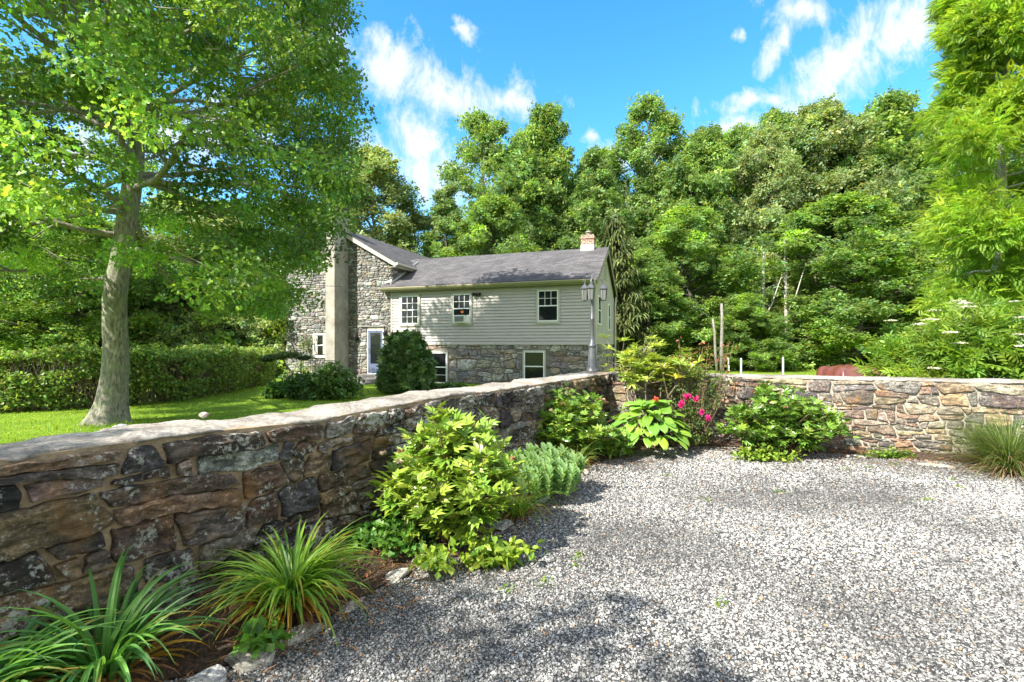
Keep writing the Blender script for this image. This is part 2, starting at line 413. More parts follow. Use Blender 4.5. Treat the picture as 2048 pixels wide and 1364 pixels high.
def shinglemat():
    m, nt, b = newmat('asphalt shingles')
    tc = nd(nt, 'ShaderNodeTexCoord'); uv = tc.outputs['UV']
    br = nd(nt, 'ShaderNodeTexBrick', {'Vector': uv, 'Color1': (.06, .057, .062, 1), 'Color2': (.105, .10, .105, 1), 'Mortar': (.035, .033, .036, 1),
                                       'Scale': 1.0, 'Mortar Size': .008, 'Brick Width': .30, 'Row Height': .14, 'Bias': .1}, offset=.37)
    n = nd(nt, 'ShaderNodeTexNoise', {'Vector': uv, 'Scale': 120.0, 'Detail': 4.0})
    n2 = nd(nt, 'ShaderNodeTexNoise', {'Vector': uv, 'Scale': 1.1, 'Detail': 5.0})
    c = mixc(nt, 1.0, br.outputs['Color'], ramp(nt, n.outputs['Fac'], [(.3, .6), (.7, 1.4)]), 'MULTIPLY')
    c = mixc(nt, 1.0, c, ramp(nt, n2.outputs['Fac'], [(.3, .75), (.7, 1.25)]), 'MULTIPLY')
    nt.links.new(c, b.inputs['Base Color']); b.inputs['Roughness'].default_value = .85
    sp = nd(nt, 'ShaderNodeSeparateXYZ', {0: uv}); dv = nd(nt, 'ShaderNodeMath', {0: sp.outputs[1], 1: .14}, operation='DIVIDE')
    fr = nd(nt, 'ShaderNodeMath', {0: dv.outputs[0]}, operation='FRACT')
    iv = nd(nt, 'ShaderNodeMath', {0: 1.0, 1: fr.outputs[0]}, operation='SUBTRACT')
    hh = nd(nt, 'ShaderNodeMath', {0: iv.outputs[0], 1: br.outputs['Fac']}, operation='SUBTRACT')
    bm = nd(nt, 'ShaderNodeBump', {'Strength': .8, 'Distance': .015, 'Height': hh.outputs[0]}); nt.links.new(bm.outputs[0], b.inputs['Normal'])
    return m


def brickmat():
    m, nt, b = newmat('old red brick')
    tc = nd(nt, 'ShaderNodeTexCoord'); sp = nd(nt, 'ShaderNodeSeparateXYZ', {0: tc.outputs['Object']})
    ad = nd(nt, 'ShaderNodeMath', {0: sp.outputs[0], 1: sp.outputs[1]}, operation='ADD')
    cb = nd(nt, 'ShaderNodeCombineXYZ', {0: ad.outputs[0], 1: sp.outputs[2]})
    br = nd(nt, 'ShaderNodeTexBrick', {'Vector': cb.outputs[0], 'Color1': (.24, .10, .065, 1), 'Color2': (.34, .18, .12, 1), 'Mortar': (.42, .38, .33, 1),
                                       'Scale': 1.0, 'Mortar Size': .012, 'Brick Width': .2, 'Row Height': .075})
    n = nd(nt, 'ShaderNodeTexNoise', {'Vector': tc.outputs['Object'], 'Scale': 14.0, 'Detail': 6.0})
    c = mixc(nt, 1.0, br.outputs['Color'], ramp(nt, n.outputs['Fac'], [(.3, .6), (.7, 1.4)]), 'MULTIPLY')
    nt.links.new(c, b.inputs['Base Color']); b.inputs['Roughness'].default_value = .9
    bm = nd(nt, 'ShaderNodeBump', {'Strength': .7, 'Distance': -.02, 'Height': br.outputs['Fac']}); nt.links.new(bm.outputs[0], b.inputs['Normal'])
    return m


def capmat():
    m, nt, b = newmat('weathered coping')
    tc = nd(nt, 'ShaderNodeTexCoord'); o = tc.outputs['Object']
    n1 = nd(nt, 'ShaderNodeTexNoise', {'Vector': o, 'Scale': 2.2, 'Detail': 10.0, 'Roughness': .68})
    n2 = nd(nt, 'ShaderNodeTexNoise', {'Vector': o, 'Scale': 34.0, 'Detail': 9.0, 'Roughness': .75})
    n3 = nd(nt, 'ShaderNodeTexNoise', {'Vector': o, 'Scale': 1.5, 'Detail': 6.0, 'Roughness': .6, 'Distortion': .5})
    vo = nd(nt, 'ShaderNodeTexVoronoi', {'Vector': o, 'Scale': 2.1, 'Randomness': 1.0}, feature='DISTANCE_TO_EDGE')
    c = mixc(nt, ramp(nt, n1.outputs['Fac'], [(.34, 0.0), (.62, 1.0)]), (.20, .175, .15), (.46, .42, .37))
    c = mixc(nt, 1.0, c, ramp(nt, n2.outputs['Fac'], [(.34, .45), (.5, 1.0), (.66, 1.45)]), 'MULTIPLY')
    c = mixc(nt, ramp(nt, n3.outputs['Fac'], [(.58, 0.0), (.70, .6)]), c, (.28, .18, .11))
    n6 = nd(nt, 'ShaderNodeTexNoise', {'Vector': o, 'Scale': 6.0, 'Detail': 9.0, 'Roughness': .7})
    c = mixc(nt, ramp(nt, n6.outputs['Fac'], [(.52, 0.0), (.64, .6)]), c, (.16, .14, .12))
    c = mixc(nt, ramp(nt, vo.outputs['Distance'], [(.0, .35), (.018, 0.0)]), c, (.09, .075, .06))
    nt.links.new(c, b.inputs['Base Color']); b.inputs['Roughness'].default_value = .9
    hs = nd(nt, 'ShaderNodeMath', {0: n2.outputs['Fac'], 1: n1.outputs['Fac']}, operation='ADD')
    bm = nd(nt, 'ShaderNodeBump', {'Strength': .8, 'Distance': .03, 'Height': hs.outputs[0]}); nt.links.new(bm.outputs[0], b.inputs['Normal'])
    return m


def grassmat():
    m, nt, b = newmat('mown grass')
    tc = nd(nt, 'ShaderNodeTexCoord'); o = tc.outputs['Object']
    n1 = nd(nt, 'ShaderNodeTexNoise', {'Vector': o, 'Scale': 1.3, 'Detail': 8.0, 'Roughness': .7})
    n2 = nd(nt, 'ShaderNodeTexNoise', {'Vector': o, 'Scale': 60.0, 'Detail': 6.0, 'Roughness': .7})
    c = mixc(nt, ramp(nt, n1.outputs['Fac'], [(.35, 0.0), (.65, 1.0)]), (.13, .24, .02), (.25, .36, .035))
    c = mixc(nt, 1.0, c, ramp(nt, n2.outputs['Fac'], [(.3, .5), (.7, 1.5)]), 'MULTIPLY')
    nt.links.new(c, b.inputs['Base Color']); b.inputs['Roughness'].default_value = .9; b.inputs['Specular IOR Level'].default_value = .15
    bm = nd(nt, 'ShaderNodeBump', {'Strength': 1.0, 'Distance': .03, 'Height': n2.outputs['Fac']}); nt.links.new(bm.outputs[0], b.inputs['Normal'])
    return m


def gravelmat():
    m, nt, b = newmat('grey gravel bed')
    tc = nd(nt, 'ShaderNodeTexCoord'); o = tc.outputs['Object']
    vo = nd(nt, 'ShaderNodeTexVoronoi', {'Vector': o, 'Scale': 85.0, 'Randomness': 1.0})
    vd = nd(nt, 'ShaderNodeTexVoronoi', {'Vector': o, 'Scale': 85.0, 'Randomness': 1.0}, feature='DISTANCE_TO_EDGE')
    sp = nd(nt, 'ShaderNodeSeparateColor', {0: vo.outputs['Color']})
    c = ramp(nt, sp.outputs[0], [(0.0, (.07, .07, .075)), (.5, (.17, .17, .175)), (.85, (.28, .275, .27)), (1.0, (.40, .39, .37))])
    n1 = nd(nt, 'ShaderNodeTexNoise', {'Vector': o, 'Scale': 1.1, 'Detail': 6.0, 'Roughness': .65})
    c = mixc(nt, 1.0, c, ramp(nt, n1.outputs['Fac'], [(.35, .62), (.62, 1.15)]), 'MULTIPLY')
    c = mixc(nt, ramp(nt, vd.outputs['Distance'], [(.0, .85), (.13, 0.0)]), c, (.05, .048, .045))
    n2 = nd(nt, 'ShaderNodeTexNoise', {'Vector': o, 'Scale': 2.0, 'Detail': 5.0, 'Roughness': .7})
    c = mixc(nt, ramp(nt, n2.outputs['Fac'], [(.64, 0.0), (.74, .5)]), c, (.30, .20, .12))
    nt.links.new(c, b.inputs['Base Color']); b.inputs['Roughness'].default_value = .8
    bm = nd(nt, 'ShaderNodeBump', {'Strength': 1.0, 'Distance': .02, 'Height': ramp(nt, vd.outputs['Distance'], [(0.0, 0.0), (.3, 1.0)])}); nt.links.new(bm.outputs[0], b.inputs['Normal'])
    return m


def mulchmat():
    m, nt, b = newmat('bark mulch')
    tc = nd(nt, 'ShaderNodeTexCoord'); o = tc.outputs['Object']
    n1 = nd(nt, 'ShaderNodeTexNoise', {'Vector': o, 'Scale': 45.0, 'Detail': 8.0, 'Roughness': .75})
    n2 = nd(nt, 'ShaderNodeTexNoise', {'Vector': o, 'Scale': 3.0, 'Detail': 5.0})
    c = ramp(nt, n1.outputs['Fac'], [(.35, (.018, .013, .010)), (.52, (.075, .048, .032)), (.68, (.24, .15, .09))])
    c = mixc(nt, ramp(nt, n2.outputs['Fac'], [(.5, 0.0), (.65, .5)]), c, (.22, .10, .04))
    nt.links.new(c, b.inputs['Base Color']); b.inputs['Roughness'].default_value = .95
    bm = nd(nt, 'ShaderNodeBump', {'Strength': 1.0, 'Distance': .04, 'Height': n1.outputs['Fac']}); nt.links.new(bm.outputs[0], b.inputs['Normal'])
    return m


def pebblemat():
    m, nt, b = newmat('gravel chips')
    at = nd(nt, 'ShaderNodeAttribute', attribute_name='Col')
    tc = nd(nt, 'ShaderNodeTexCoord')
    n1 = nd(nt, 'ShaderNodeTexNoise', {'Vector': tc.outputs['Object'], 'Scale': 160.0, 'Detail': 4.0})
    c = mixc(nt, 1.0, at.outputs['Color'], ramp(nt, n1.outputs['Fac'], [(.3, .7), (.7, 1.3)]), 'MULTIPLY')
    nt.links.new(c, b.inputs['Base Color']); b.inputs['Roughness'].default_value = .7
    return m


M['shingle'] = shinglemat(); M['brick'] = brickmat(); M['cap'] = capmat(); M['grass'] = grassmat(); M['gravel'] = gravelmat(); M['mulch'] = mulchmat(); M['pebble'] = pebblemat()

# ------------------------------------------------------------------ the two garden walls' plan
WA = np.array([-2.30, 2.17]); WC = np.array([1.65, 8.35]); WB = np.array([6.78, 6.40])
dL = (WC - WA) / np.linalg.norm(WC - WA); nL = np.array([dL[1], -dL[0]])          # left wall: direction, normal towards the drive
dR = (WB - WC) / np.linalg.norm(WB - WC); nR = np.array([dR[1], -dR[0]])           # right wall, normal towards the drive
LEN_L0 = 1.9                                                                        # how far the left wall runs on beyond the frame
LL = np.linalg.norm(WC - WA)


def left_top(t):
    xs = [-2, 0.0, .8, 1.3, 1.55, 2.4, 3.4, 4.4, 6.0, LL, LL + 1]; hs = [1.07, 1.07, 1.10, 1.13, 1.14, 1.15, 1.14, 1.10, 1.09, 1.09, 1.09]
    # heights from the photograph's coping line
    pts = []
    for px, py in ((0, 915), (359, 866), (640, 838), (700, 824), (900, 789), (1000, 778), (1215, 747)):
        k = (px - CX) / F; tt = (k * WA[1] - WA[0]) / (dL[0] - k * dL[1]); d = WA[1] + tt * dL[1]
        pts.append((tt, EYE - (py - HY) * d / F))
    return float(np.interp(t, [p[0] for p in pts], [p[1] for p in pts]))


# ------------------------------------------------------------------ ground, drive, bed
def ground():
    mb = MB(); n = 60
    xs = np.sign(np.linspace(-1, 1, n)) * np.abs(np.linspace(-1, 1, n)) ** 2.5 * 900
    vs = []; fs = []
    for j in range(n):
        for i in range(n):
            x, y = xs[i], xs[j] + 20; r = math.hypot(x, y - 20)
            z = -0.012 + (0.0 if r < 60 else (r - 60) * .02)
            vs.append((x, y, z))
    for j in range(n - 1):
        for i in range(n - 1): a = j * n + i; fs.append((a, a + 1, a + n + 1, a + n))
    mb.add(vs, fs); mb.build('ground', M['grass'], kind='structure')


ground()
EDGE_PX = [(330, 1364), (470, 1335), (600, 1268), (700, 1215), (790, 1160), (850, 1128), (925, 1112), (1000, 1062), (1090, 985), (1180, 930), (1270, 902), (1350, 893), (1450, 894), (1560, 902), (1700, 909), (1860, 922), (1950, 928), (2080, 937)]
EDGE = [G(*p)[:2] for p in EDGE_PX]
EDGE = [EDGE[0] - dL * 3.2] + EDGE + [EDGE[-1] + dR * 4]


def sheet(name, outline, z, mat, **kw):
    mb = MB(); mb.poly([(p[0], p[1], z) for p in outline]); return mb.build(name, mat, **kw)


sheet('gravel_driveway', [WA - dL * 4 - nL * .1, WC - nL * .1 - nR * .1, WB + dR * 9 - nR * .1, (24, -12), (-12, -12)], 0.0, M['gravel'], kind='structure')


def wall_side_pts():
    """points at the foot of the walls matching each edge point"""
    out = []
    for p in EDGE:
        p = np.array(p); tl = np.dot(p - WA, dL); tr = np.dot(p - WC, dR)
        distL = np.dot(p - WA, nL); distR = np.dot(p - WC, nR)
        if tl < LL - .2 and distL < distR: out.append(WA + dL * min(tl, LL) - nL * .05)
        elif tr > 0.1: out.append(WC + dR * tr - nR * .05)
        else: out.append(WC - nL * .05 - nR * .05)
    return out


def flower_bed():
    W = wall_side_pts(); rows = 9; vs = []; fs = []
    # resample
    E = np.array(EDGE); W = np.array(W); m = 110
    s = np.linspace(0, len(E) - 1, m); i0 = np.clip(s.astype(int), 0, len(E) - 2); f = (s - i0)[:, None]
    E = E[i0] * (1 - f) + E[i0 + 1] * f; W = W[i0] * (1 - f) + W[i0 + 1] * f
    for i in range(m):
        for j in range(rows):
            t = j / (rows - 1); p = E[i] * (1 - t) + W[i] * t
            z = .012 + min(.12, .3 * float(np.linalg.norm(E[i] - W[i]))) * min(1, t * 2.2) ** 1.2 + .02 * noise.noise(Vector((p[0] * 4, p[1] * 4, 0)))
            vs.append((p[0], p[1], max(z, .006)))
    for i in range(m - 1):
        for j in range(rows - 1): a = i * rows + j; fs.append((a, a + rows, a + rows + 1, a + 1))
    mb = MB(); mb.add(vs, fs); mb.build('flower_bed', M['mulch'], smooth=True, kind='structure')


flower_bed()


# ------------------------------------------------------------------ stone facing
def clip(poly, n, c):
    """keep the side n.p <= c"""
    out = []; k = len(poly)
    for i in range(k):
        a = poly[i]; b = poly[(i + 1) % k]; da = n[0] * a[0] + n[1] * a[1] - c; db = n[0] * b[0] + n[1] * b[1] - c
        if da <= 0: out.append(a)
        if (da < 0 < db) or (db < 0 < da):
            t = da / (da - db); out.append((a[0] + (b[0] - a[0]) * t, a[1] + (b[1] - a[1]) * t))
    return out


def stone_cells(u0, u1, v0, v1, cw, ch, rnd, planes=(), holes=(), quoin=None):
    pts = []; asp = ch / cw * 1.25; v = v0 - ch * .3
    while v < v1 + ch * .3:
        h = ch * rnd.choice((.55, .8, 1.0, 1.2, 1.55)); u = u0 - cw * rnd.random()
        while u < u1 + cw:
            w = cw * rnd.choice((.45, .65, .85, 1.05, 1.3, 1.6)) * (0.8 + .3 * h / ch)
            pts.append(((u + w / 2 + rnd.uniform(-.1, .1) * cw) * asp, v + h / 2 + rnd.uniform(-.2, .2) * ch, (min(w * asp, h) * .55) ** 2)); u += w
        v += h
    A = np.array(pts); out = []
    for i in range(len(A)):
        x, y, w = A[i]; d2 = (A[:, 0] - x) ** 2 + (A[:, 1] - y) ** 2; idx = np.argsort(d2)[1:22]
        poly = [(x - 3 * ch, y - 3 * ch), (x + 3 * ch, y - 3 * ch), (x + 3 * ch, y + 3 * ch), (x - 3 * ch, y + 3 * ch)]
        for j in idx:
            nx, ny = A[j, 0] - x, A[j, 1] - y
            c = (A[j, 0] ** 2 + A[j, 1] ** 2 - x * x - y * y + w - A[j, 2]) / 2
            poly = clip(poly, (nx, ny), c)
            if len(poly) < 3: break
        if len(poly) < 3: continue
        poly = [(a / asp, b) for a, b in poly]
        for n, c in (((-1, 0), -u0), ((1, 0), u1), ((0, -1), -v0), ((0, 1), v1), *planes):
            poly = clip(poly, n, c)
            if len(poly) < 3: break
        if len(poly) < 3: continue
        cx = sum(p[0] for p in poly) / len(poly); cy = sum(p[1] for p in poly) / len(poly); ok = True
        for (a0, a1, b0, b1) in holes:
            xs = [p[0] for p in poly]; ys = [p[1] for p in poly]
            if max(xs) < a0 or min(xs) > a1 or max(ys) < b0 or min(ys) > b1: continue
            if a0 < cx < a1 and b0 < cy < b1: ok = False; break
            dd = [(a0 - cx, (1, 0), a0), (cx - a1, (-1, 0), -a1), (b0 - cy, (0, 1), b0), (cy - b1, (0, -1), -b1)]
            q = max(dd); poly = clip(poly, q[1], q[2])
            if len(poly) < 3: ok = False; break
        if ok: out.append(poly)
    return out


def coursed_cells(u0, u1, v0, v1, cw, ch, rnd, planes=(), holes=()):
    """irregular courses: wavy beds, leaning joints, some stones split into thinner ones"""
    sd = rnd.random() * 80; bounds = [v0]; v = v0
    while v < v1 - ch * .6: v += ch * rnd.choice((.55, .8, 1.0, 1.3, 1.7)); bounds.append(v)
    bounds[-1] = max(bounds[-1], v1)
    def bed(k, u):
        if k == 0: return v0
        if k == len(bounds) - 1: return max(v1, bounds[-1])
        return bounds[k] + ch * (.75 * noise.noise(Vector((u / cw * .45, k * 7.3, sd))) + .22 * noise.noise(Vector((u / cw * 2.2, k * 3.1, sd + 9))))
    out = []
    def emit(f0, f1, a0, a1, b0, b1, nn=5):
        # f0/f1: lower and upper curve, a: lower u range, b: upper u range
        lo = [(a0 + (a1 - a0) * i / nn, f0(a0 + (a1 - a0) * i / nn)) for i in range(nn + 1)]
        hi = [(b0 + (b1 - b0) * i / nn, f1(b0 + (b1 - b0) * i / nn)) for i in range(nn, -1, -1)]
        c = .085 * min(a1 - a0, ch); q = lo + hi
        q[0] = (q[0][0] + c * rnd.random(), q[0][1] + c * .5 * rnd.random()); q[nn] = (q[nn][0] - c * rnd.random(), q[nn][1] + c * .5 * rnd.random())
        q[nn + 1] = (q[nn + 1][0] - c * rnd.random() * 1.6, q[nn + 1][1] - c * .8 * rnd.random()); q[-1] = (q[-1][0] + c * rnd.random() * 1.6, q[-1][1] - c * .8 * rnd.random())
        out.append(q)
    for k in range(len(bounds) - 1):
        h = bounds[k + 1] - bounds[k]; f0 = (lambda u, k=k: bed(k, u)); f1 = (lambda u, k=k: bed(k + 1, u)); u = u0 - cw * rnd.random(); t0 = 0
        while u < u1:
            w = cw * rnd.choice((.4, .65, .9, 1.15, 1.5, 2.0)) * (.75 + .3 * h / ch); t1 = rnd.uniform(-.3, .3) * h; a0, a1, b0, b1 = u - t0, u + w - t1, u + t0, u + w + t1
            z = rnd.random()
            if z < .30 and h > ch * .9 and w > cw * .6:
                g = rnd.uniform(.35, .65); tl = rnd.uniform(-.2, .2); fm = (lambda q, g=g, tl=tl, u=u, w=w: f0(q) * (1 - g - tl * (q - u) / w) + f1(q) * (g + tl * (q - u) / w)); m0, m1 = (a0 + b0) / 2, (a1 + b1) / 2
                if rnd.random() < .5: emit(f0, fm, a0, a1, m0, m1)
                else: mm = u + w * rnd.uniform(.35, .65); emit(f0, fm, a0, mm, m0, mm); emit(f0, fm, mm, a1, mm, m1)
                emit(fm, f1, m0, m1, b0, b1)
            else: emit(f0, f1, a0, a1, b0, b1)
            u += w; t0 = t1
    res = []
    for poly in out:
        for n, c in (((-1, 0), -u0), ((1, 0), u1), ((0, 1), v1), *planes):
            poly = clip(poly, n, c)
            if len(poly) < 3: break
        if len(poly) < 3: continue
        cx = sum(p[0] for p in poly) / len(poly); cy = sum(p[1] for p in poly) / len(poly); ok = True
        for (a0, a1, b0, b1) in holes:
            xs = [p[0] for p in poly]; ys = [p[1] for p in poly]
            if max(xs) < a0 or min(xs) > a1 or max(ys) < b0 or min(ys) > b1: continue
            if a0 < cx < a1 and b0 < cy < b1: ok = False; break
            dd = [(a0 - cx, (1, 0), a0), (cx - a1, (-1, 0), -a1), (b0 - cy, (0, 1), b0), (cy - b1, (0, -1), -b1)]
            q = max(dd); poly = clip(poly, q[1], q[2])
            if len(poly) < 3: ok = False; break
        if ok: res.append(poly)
    return res


def inset2(poly, m):
    xs = [p[0] for p in poly]; ys = [p[1] for p in poly]; w = max(xs) - min(xs); h = max(ys) - min(ys)
    if w < m * 3 or h < m * 2: return None
    ar = sum(poly[i][0] * poly[(i + 1) % len(poly)][1] - poly[(i + 1) % len(poly)][0] * poly[i][1] for i in range(len(poly)))
    if ar < 0: poly = poly[::-1]
    cx = sum(p[0] for p in poly) / len(poly); cy = (max(ys) + min(ys)) / 2
    return [(cx + (x - cx) * (1 - 2 * m / w), cy + (y - cy) * (1 - 2 * m / h)) for x, y in poly]


def inset(poly, m):
    # polygon orientation
    ar = sum(poly[i][0] * poly[(i + 1) % len(poly)][1] - poly[(i + 1) % len(poly)][0] * poly[i][1] for i in range(len(poly)))
    if ar < 0: poly = poly[::-1]
    res = list(poly)
    for i in range(len(poly)):
        a = poly[i]; b = poly[(i + 1) % len(poly)]; ex, ey = b[0] - a[0], b[1] - a[1]; L = math.hypot(ex, ey)
        if L < 1e-6: continue
        nx, ny = ey / L, -ex / L
        res = clip(res, (nx, ny), nx * a[0] + ny * a[1] - m)
        if len(res) < 3: return None
    return res


def stones(mb, cells, to3, rnd, palette, mortar, bulge, nring=24, rings=4, rough=.006, nfreq=9.0, warp=.012):
    """to3(u, v, out) -> 3-D point"""
    for poly in cells:
        q = inset2(poly, mortar * rnd.uniform(.6, 1.25) / 2)
        if not q: continue
        for _ in range(2):
            r = []
            for i in range(len(q)):
                a = q[i]; b = q[(i + 1) % len(q)]
                k_ = (.07, .2)[_]; r.append((a[0] * (1 - k_) + b[0] * k_, a[1] * (1 - k_) + b[1] * k_)); r.append((a[0] * k_ + b[0] * (1 - k_), a[1] * k_ + b[1] * (1 - k_)))
            q = r
        per = [0]
        for i in range(len(q)): per.append(per[-1] + math.hypot(q[(i + 1) % len(q)][0] - q[i][0], q[(i + 1) % len(q)][1] - q[i][1]))
        if per[-1] < .09: continue
        qx = [p[0] for p in q] + [q[0][0]]; qy = [p[1] for p in q] + [q[0][1]]
        s = np.linspace(0, per[-1], nring + 1)[:-1]; X = np.interp(s, per, qx); Y = np.interp(s, per, qy)
        cx, cy = X.mean(), Y.mean(); sd = rnd.random() * 90
        B = bulge * rnd.uniform(.5, 1.35); col = palette[rnd.randrange(len(palette))]; k = rnd.uniform(.7, 1.35)
        mb.cur = tuple(min(.8, c * k * rnd.uniform(.92, 1.08)) for c in col)
        tx, ty = rnd.uniform(-.05, .05), rnd.uniform(-.12, .06)
        prof = [(1.0, -.03), (.99, .55), (.955, .92)] + [(.955 * (1 - (j / rings)), 1.0) for j in range(1, rings)]
        vs = []
        for (sc, h) in prof:
            for i in range(nring):
                u = cx + (X[i] - cx) * sc; v = cy + (Y[i] - cy) * sc
                n1 = noise.noise(Vector((u * nfreq, v * nfreq * 1.6, sd))); n2 = noise.noise(Vector((u * nfreq * 3, v * nfreq * 4.5, sd + 7)))
                wu = noise.noise(Vector((u * 14, v * 14, sd + 3))) * warp; wv = noise.noise(Vector((u * 14, v * 14, sd + 31))) * warp
                n3 = abs(noise.noise(Vector((u * nfreq * .9 + v * 4, v * nfreq * 2.2, sd + 50)))) - .2
                o = B * h + (rough * (n1 * 1.2 + n2 * .8 - n3 * 2.6) + (u - cx) * tx + (v - cy) * ty) * min(1, max(0, h))
                vs.append(to3(u + wu * sc, v + wv * sc, o))
        m = len(prof); vs.append(to3(cx, cy, B + rough * noise.noise(Vector((cx * nfreq, cy * nfreq, sd)))))
        fs = [(a * nring + i, a * nring + (i + 1) % nring, (a + 1) * nring + (i + 1) % nring, (a + 1) * nring + i) for a in range(m - 1) for i in range(nring)]
        fs += [((m - 1) * nring + i, (m - 1) * nring + (i + 1) % nring, m * nring) for i in range(nring)]
        mb.add(vs, fs)
    mb.cur = (1, 1, 1)


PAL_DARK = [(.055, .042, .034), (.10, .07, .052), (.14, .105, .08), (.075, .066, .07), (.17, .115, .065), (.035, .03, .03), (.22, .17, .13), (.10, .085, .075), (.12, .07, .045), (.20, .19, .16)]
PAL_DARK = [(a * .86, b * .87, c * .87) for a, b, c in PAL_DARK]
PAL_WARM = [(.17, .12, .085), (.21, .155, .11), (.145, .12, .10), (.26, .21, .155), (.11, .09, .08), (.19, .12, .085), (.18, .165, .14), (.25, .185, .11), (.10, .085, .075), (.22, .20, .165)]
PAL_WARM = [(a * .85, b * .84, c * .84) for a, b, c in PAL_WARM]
PAL_HOUSE = [(.20, .17, .13), (.27, .23, .17), (.15, .13, .11), (.32, .28, .22), (.22, .17, .12), (.34, .32, .28), (.28, .17, .09), (.18, .17, .16), (.12, .11, .10)]
PAL_FOUND = [(.22, .20, .19), (.28, .26, .23), (.16, .15, .16), (.24, .19, .14), (.34, .32, .28), (.13, .12, .12), (.20, .16, .13)]


PAL_HOUSE = [((a + c) * .42, (b + (a + c) / 2) * .42, (c + (a + b) / 2) * .42) for a, b, c in PAL_HOUSE]


def coping(parent, A, d, n, L0, L1, top, width, rnd, name='coping', front=.035, amp=.012, th=.035, cutn=None):
    """weathered top of a wall: irregular slab"""
    k = int((L1 - L0) / .035); prof = 13; vs = []
    for i in range(k + 1):
        t = L0 + (L1 - L0) * i / k
        fo = front + .034 * noise.noise(Vector((t * 5, 1.3, 0))) + .024 * noise.noise(Vector((t * 19, 5, 0)))
        bo = .03 + .03 * noise.noise(Vector((t * 4, 9.3, 0)))
        sid = math.floor(t / .46 + .35 * noise.noise(Vector((t * .7, 3, 3)))); h1 = math.sin(sid * 12.9898) * 43758.5; h1 -= math.floor(h1); fr = t / .46 + .35 * noise.noise(Vector((t * .7, 3, 3))) - sid; gv = -.012 * max(0, 1 - min(fr, 1 - fr) * 14)
        fo += (h1 - .5) * .045 * (amp / .02) + gv * 1.6; H = top(t) + (h1 - .5) * .016 * (amp / .02); low = th * (1 + .7 * noise.noise(Vector((t * 6, 22, 0))))
        for j in range(prof):
            if j == 0: w, z = -fo + .025, -low
            elif j == 1: w, z = -fo, -low * .55
            elif j == 2: w, z = -fo + .006, -low * .15
            elif j == prof - 1: w, z = width + bo, -low
            elif j == prof - 2: w, z = width + bo, -.012
            else:
                f = (j - 3) / (prof - 6); w = -fo + .02 + (width + bo + fo - .04) * f; z = .018 * math.sin(math.pi * f)
            p = A + d * t - n * w
            if 1 < j < prof - 1: z += gv * (1 if j < 8 else .4) * noise.noise(Vector((t * 2, j * .3, 1))) + amp * noise.noise(Vector((p[0] * 3, p[1] * 3, 3))) + amp * .6 * noise.noise(Vector((p[0] * 11, p[1] * 11, 8)))
            vs.append((p[0], p[1], H + z))
    fs = [(i * prof + j, (i + 1) * prof + j, (i + 1) * prof + j + 1, i * prof + j + 1) for i in range(k) for j in range(prof - 1)]
    fs += [tuple(range(prof)), tuple(k * prof + j for j in range(prof - 1, -1, -1))]
    fs += [(i * prof + prof - 1, (i + 1) * prof + prof - 1, (i + 1) * prof, i * prof) for i in range(k)]
    mb = MB(); mb.add(vs, fs); return mb.build(name, M['cap'], parent, smooth=True)


TH = .50


def wall_core(A, d, n, L0, L1, top, parent, mat, dn=.012):
    mb = MB(); k = 40; vs = []
    for i in range(k + 1):
        t = L0 + (L1 - L0) * i / k
        for (w, z) in ((.004, -.2), (.004, top(t) - dn), (TH - .004, top(t) - dn), (TH - .004, -.2)):
            p = A + d * t - n * w; vs.append((p[0], p[1], z))
    fs = [(i * 4 + j, (i + 1) * 4 + j, (i + 1) * 4 + (j + 1) % 4, i * 4 + (j + 1) % 4) for i in range(k) for j in range(4)] + [(0, 1, 2, 3), (4 * k + 3, 4 * k + 2, 4 * k + 1, 4 * k)]
    mb.add(vs, fs); return mb.build('mortar', mat, parent)


def garden_walls():
    rnd = random.Random(11)
    w = thing('garden_wall', 'low wall of large dark lichened stones running from the near left back to the lamp post', 'stone wall')
    L0, L1 = -LEN_L0, LL + .0
    mb = MB(); H = 1.06
    cells = coursed_cells(L0, L1, -.05, H, .27, .115, rnd)
    def f(u, v, o):
        p = WA + dL * u + nL * o; return (p[0], p[1], v * left_top(u) / 1.09)
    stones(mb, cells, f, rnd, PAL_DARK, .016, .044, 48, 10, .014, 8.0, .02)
    mb.build('stonework', M['wall_dark'], w, smooth=True)
    wall_core(WA, dL, nL, L0, L1 - .01, left_top, w, M['mortar_tan'])
    # back face, plainer stones
    mb = MB(); cells = coursed_cells(L0, L1 - .3, 0, 1.02, .45, .2, rnd)
    def fb(u, v, o):
        p = WA + dL * u - nL * (TH + o); return (p[0], p[1], v * left_top(u) / 1.09)
    stones(mb, cells, fb, rnd, PAL_DARK, .03, .03, 14, 3, .008); mb.build('stonework', M['wall_dark'], w, smooth=True)
    coping(w, WA, dL, nL, L0 - .02, L1 + .10, left_top, TH, rnd, front=.012, amp=.022, th=.026)
    # right wall
    w2 = thing('garden_wall', 'low wall of warm brown coursed stones with pale mortar behind the peony, sunlit face', 'stone wall')
    top2 = lambda t: 1.09; R1 = 9.5
    mb = MB(); cells = coursed_cells(.0, R1, -.05, 1.065, .215, .092, rnd)
    def g(u, v, o):
        p = WC + dR * u + nR * o; return (p[0], p[1], v)
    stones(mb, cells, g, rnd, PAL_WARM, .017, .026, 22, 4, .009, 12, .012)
    mb.build('stonework', M['wall_warm'], w2, smooth=True)
    wall_core(WC, dR, nR, -.05, R1, top2, w2, M['mortar_pale'])
    coping(w2, WC, dR, nR, .0, R1, lambda t: 1.094, TH, rnd, front=.012, amp=.008, th=.03)


garden_walls()

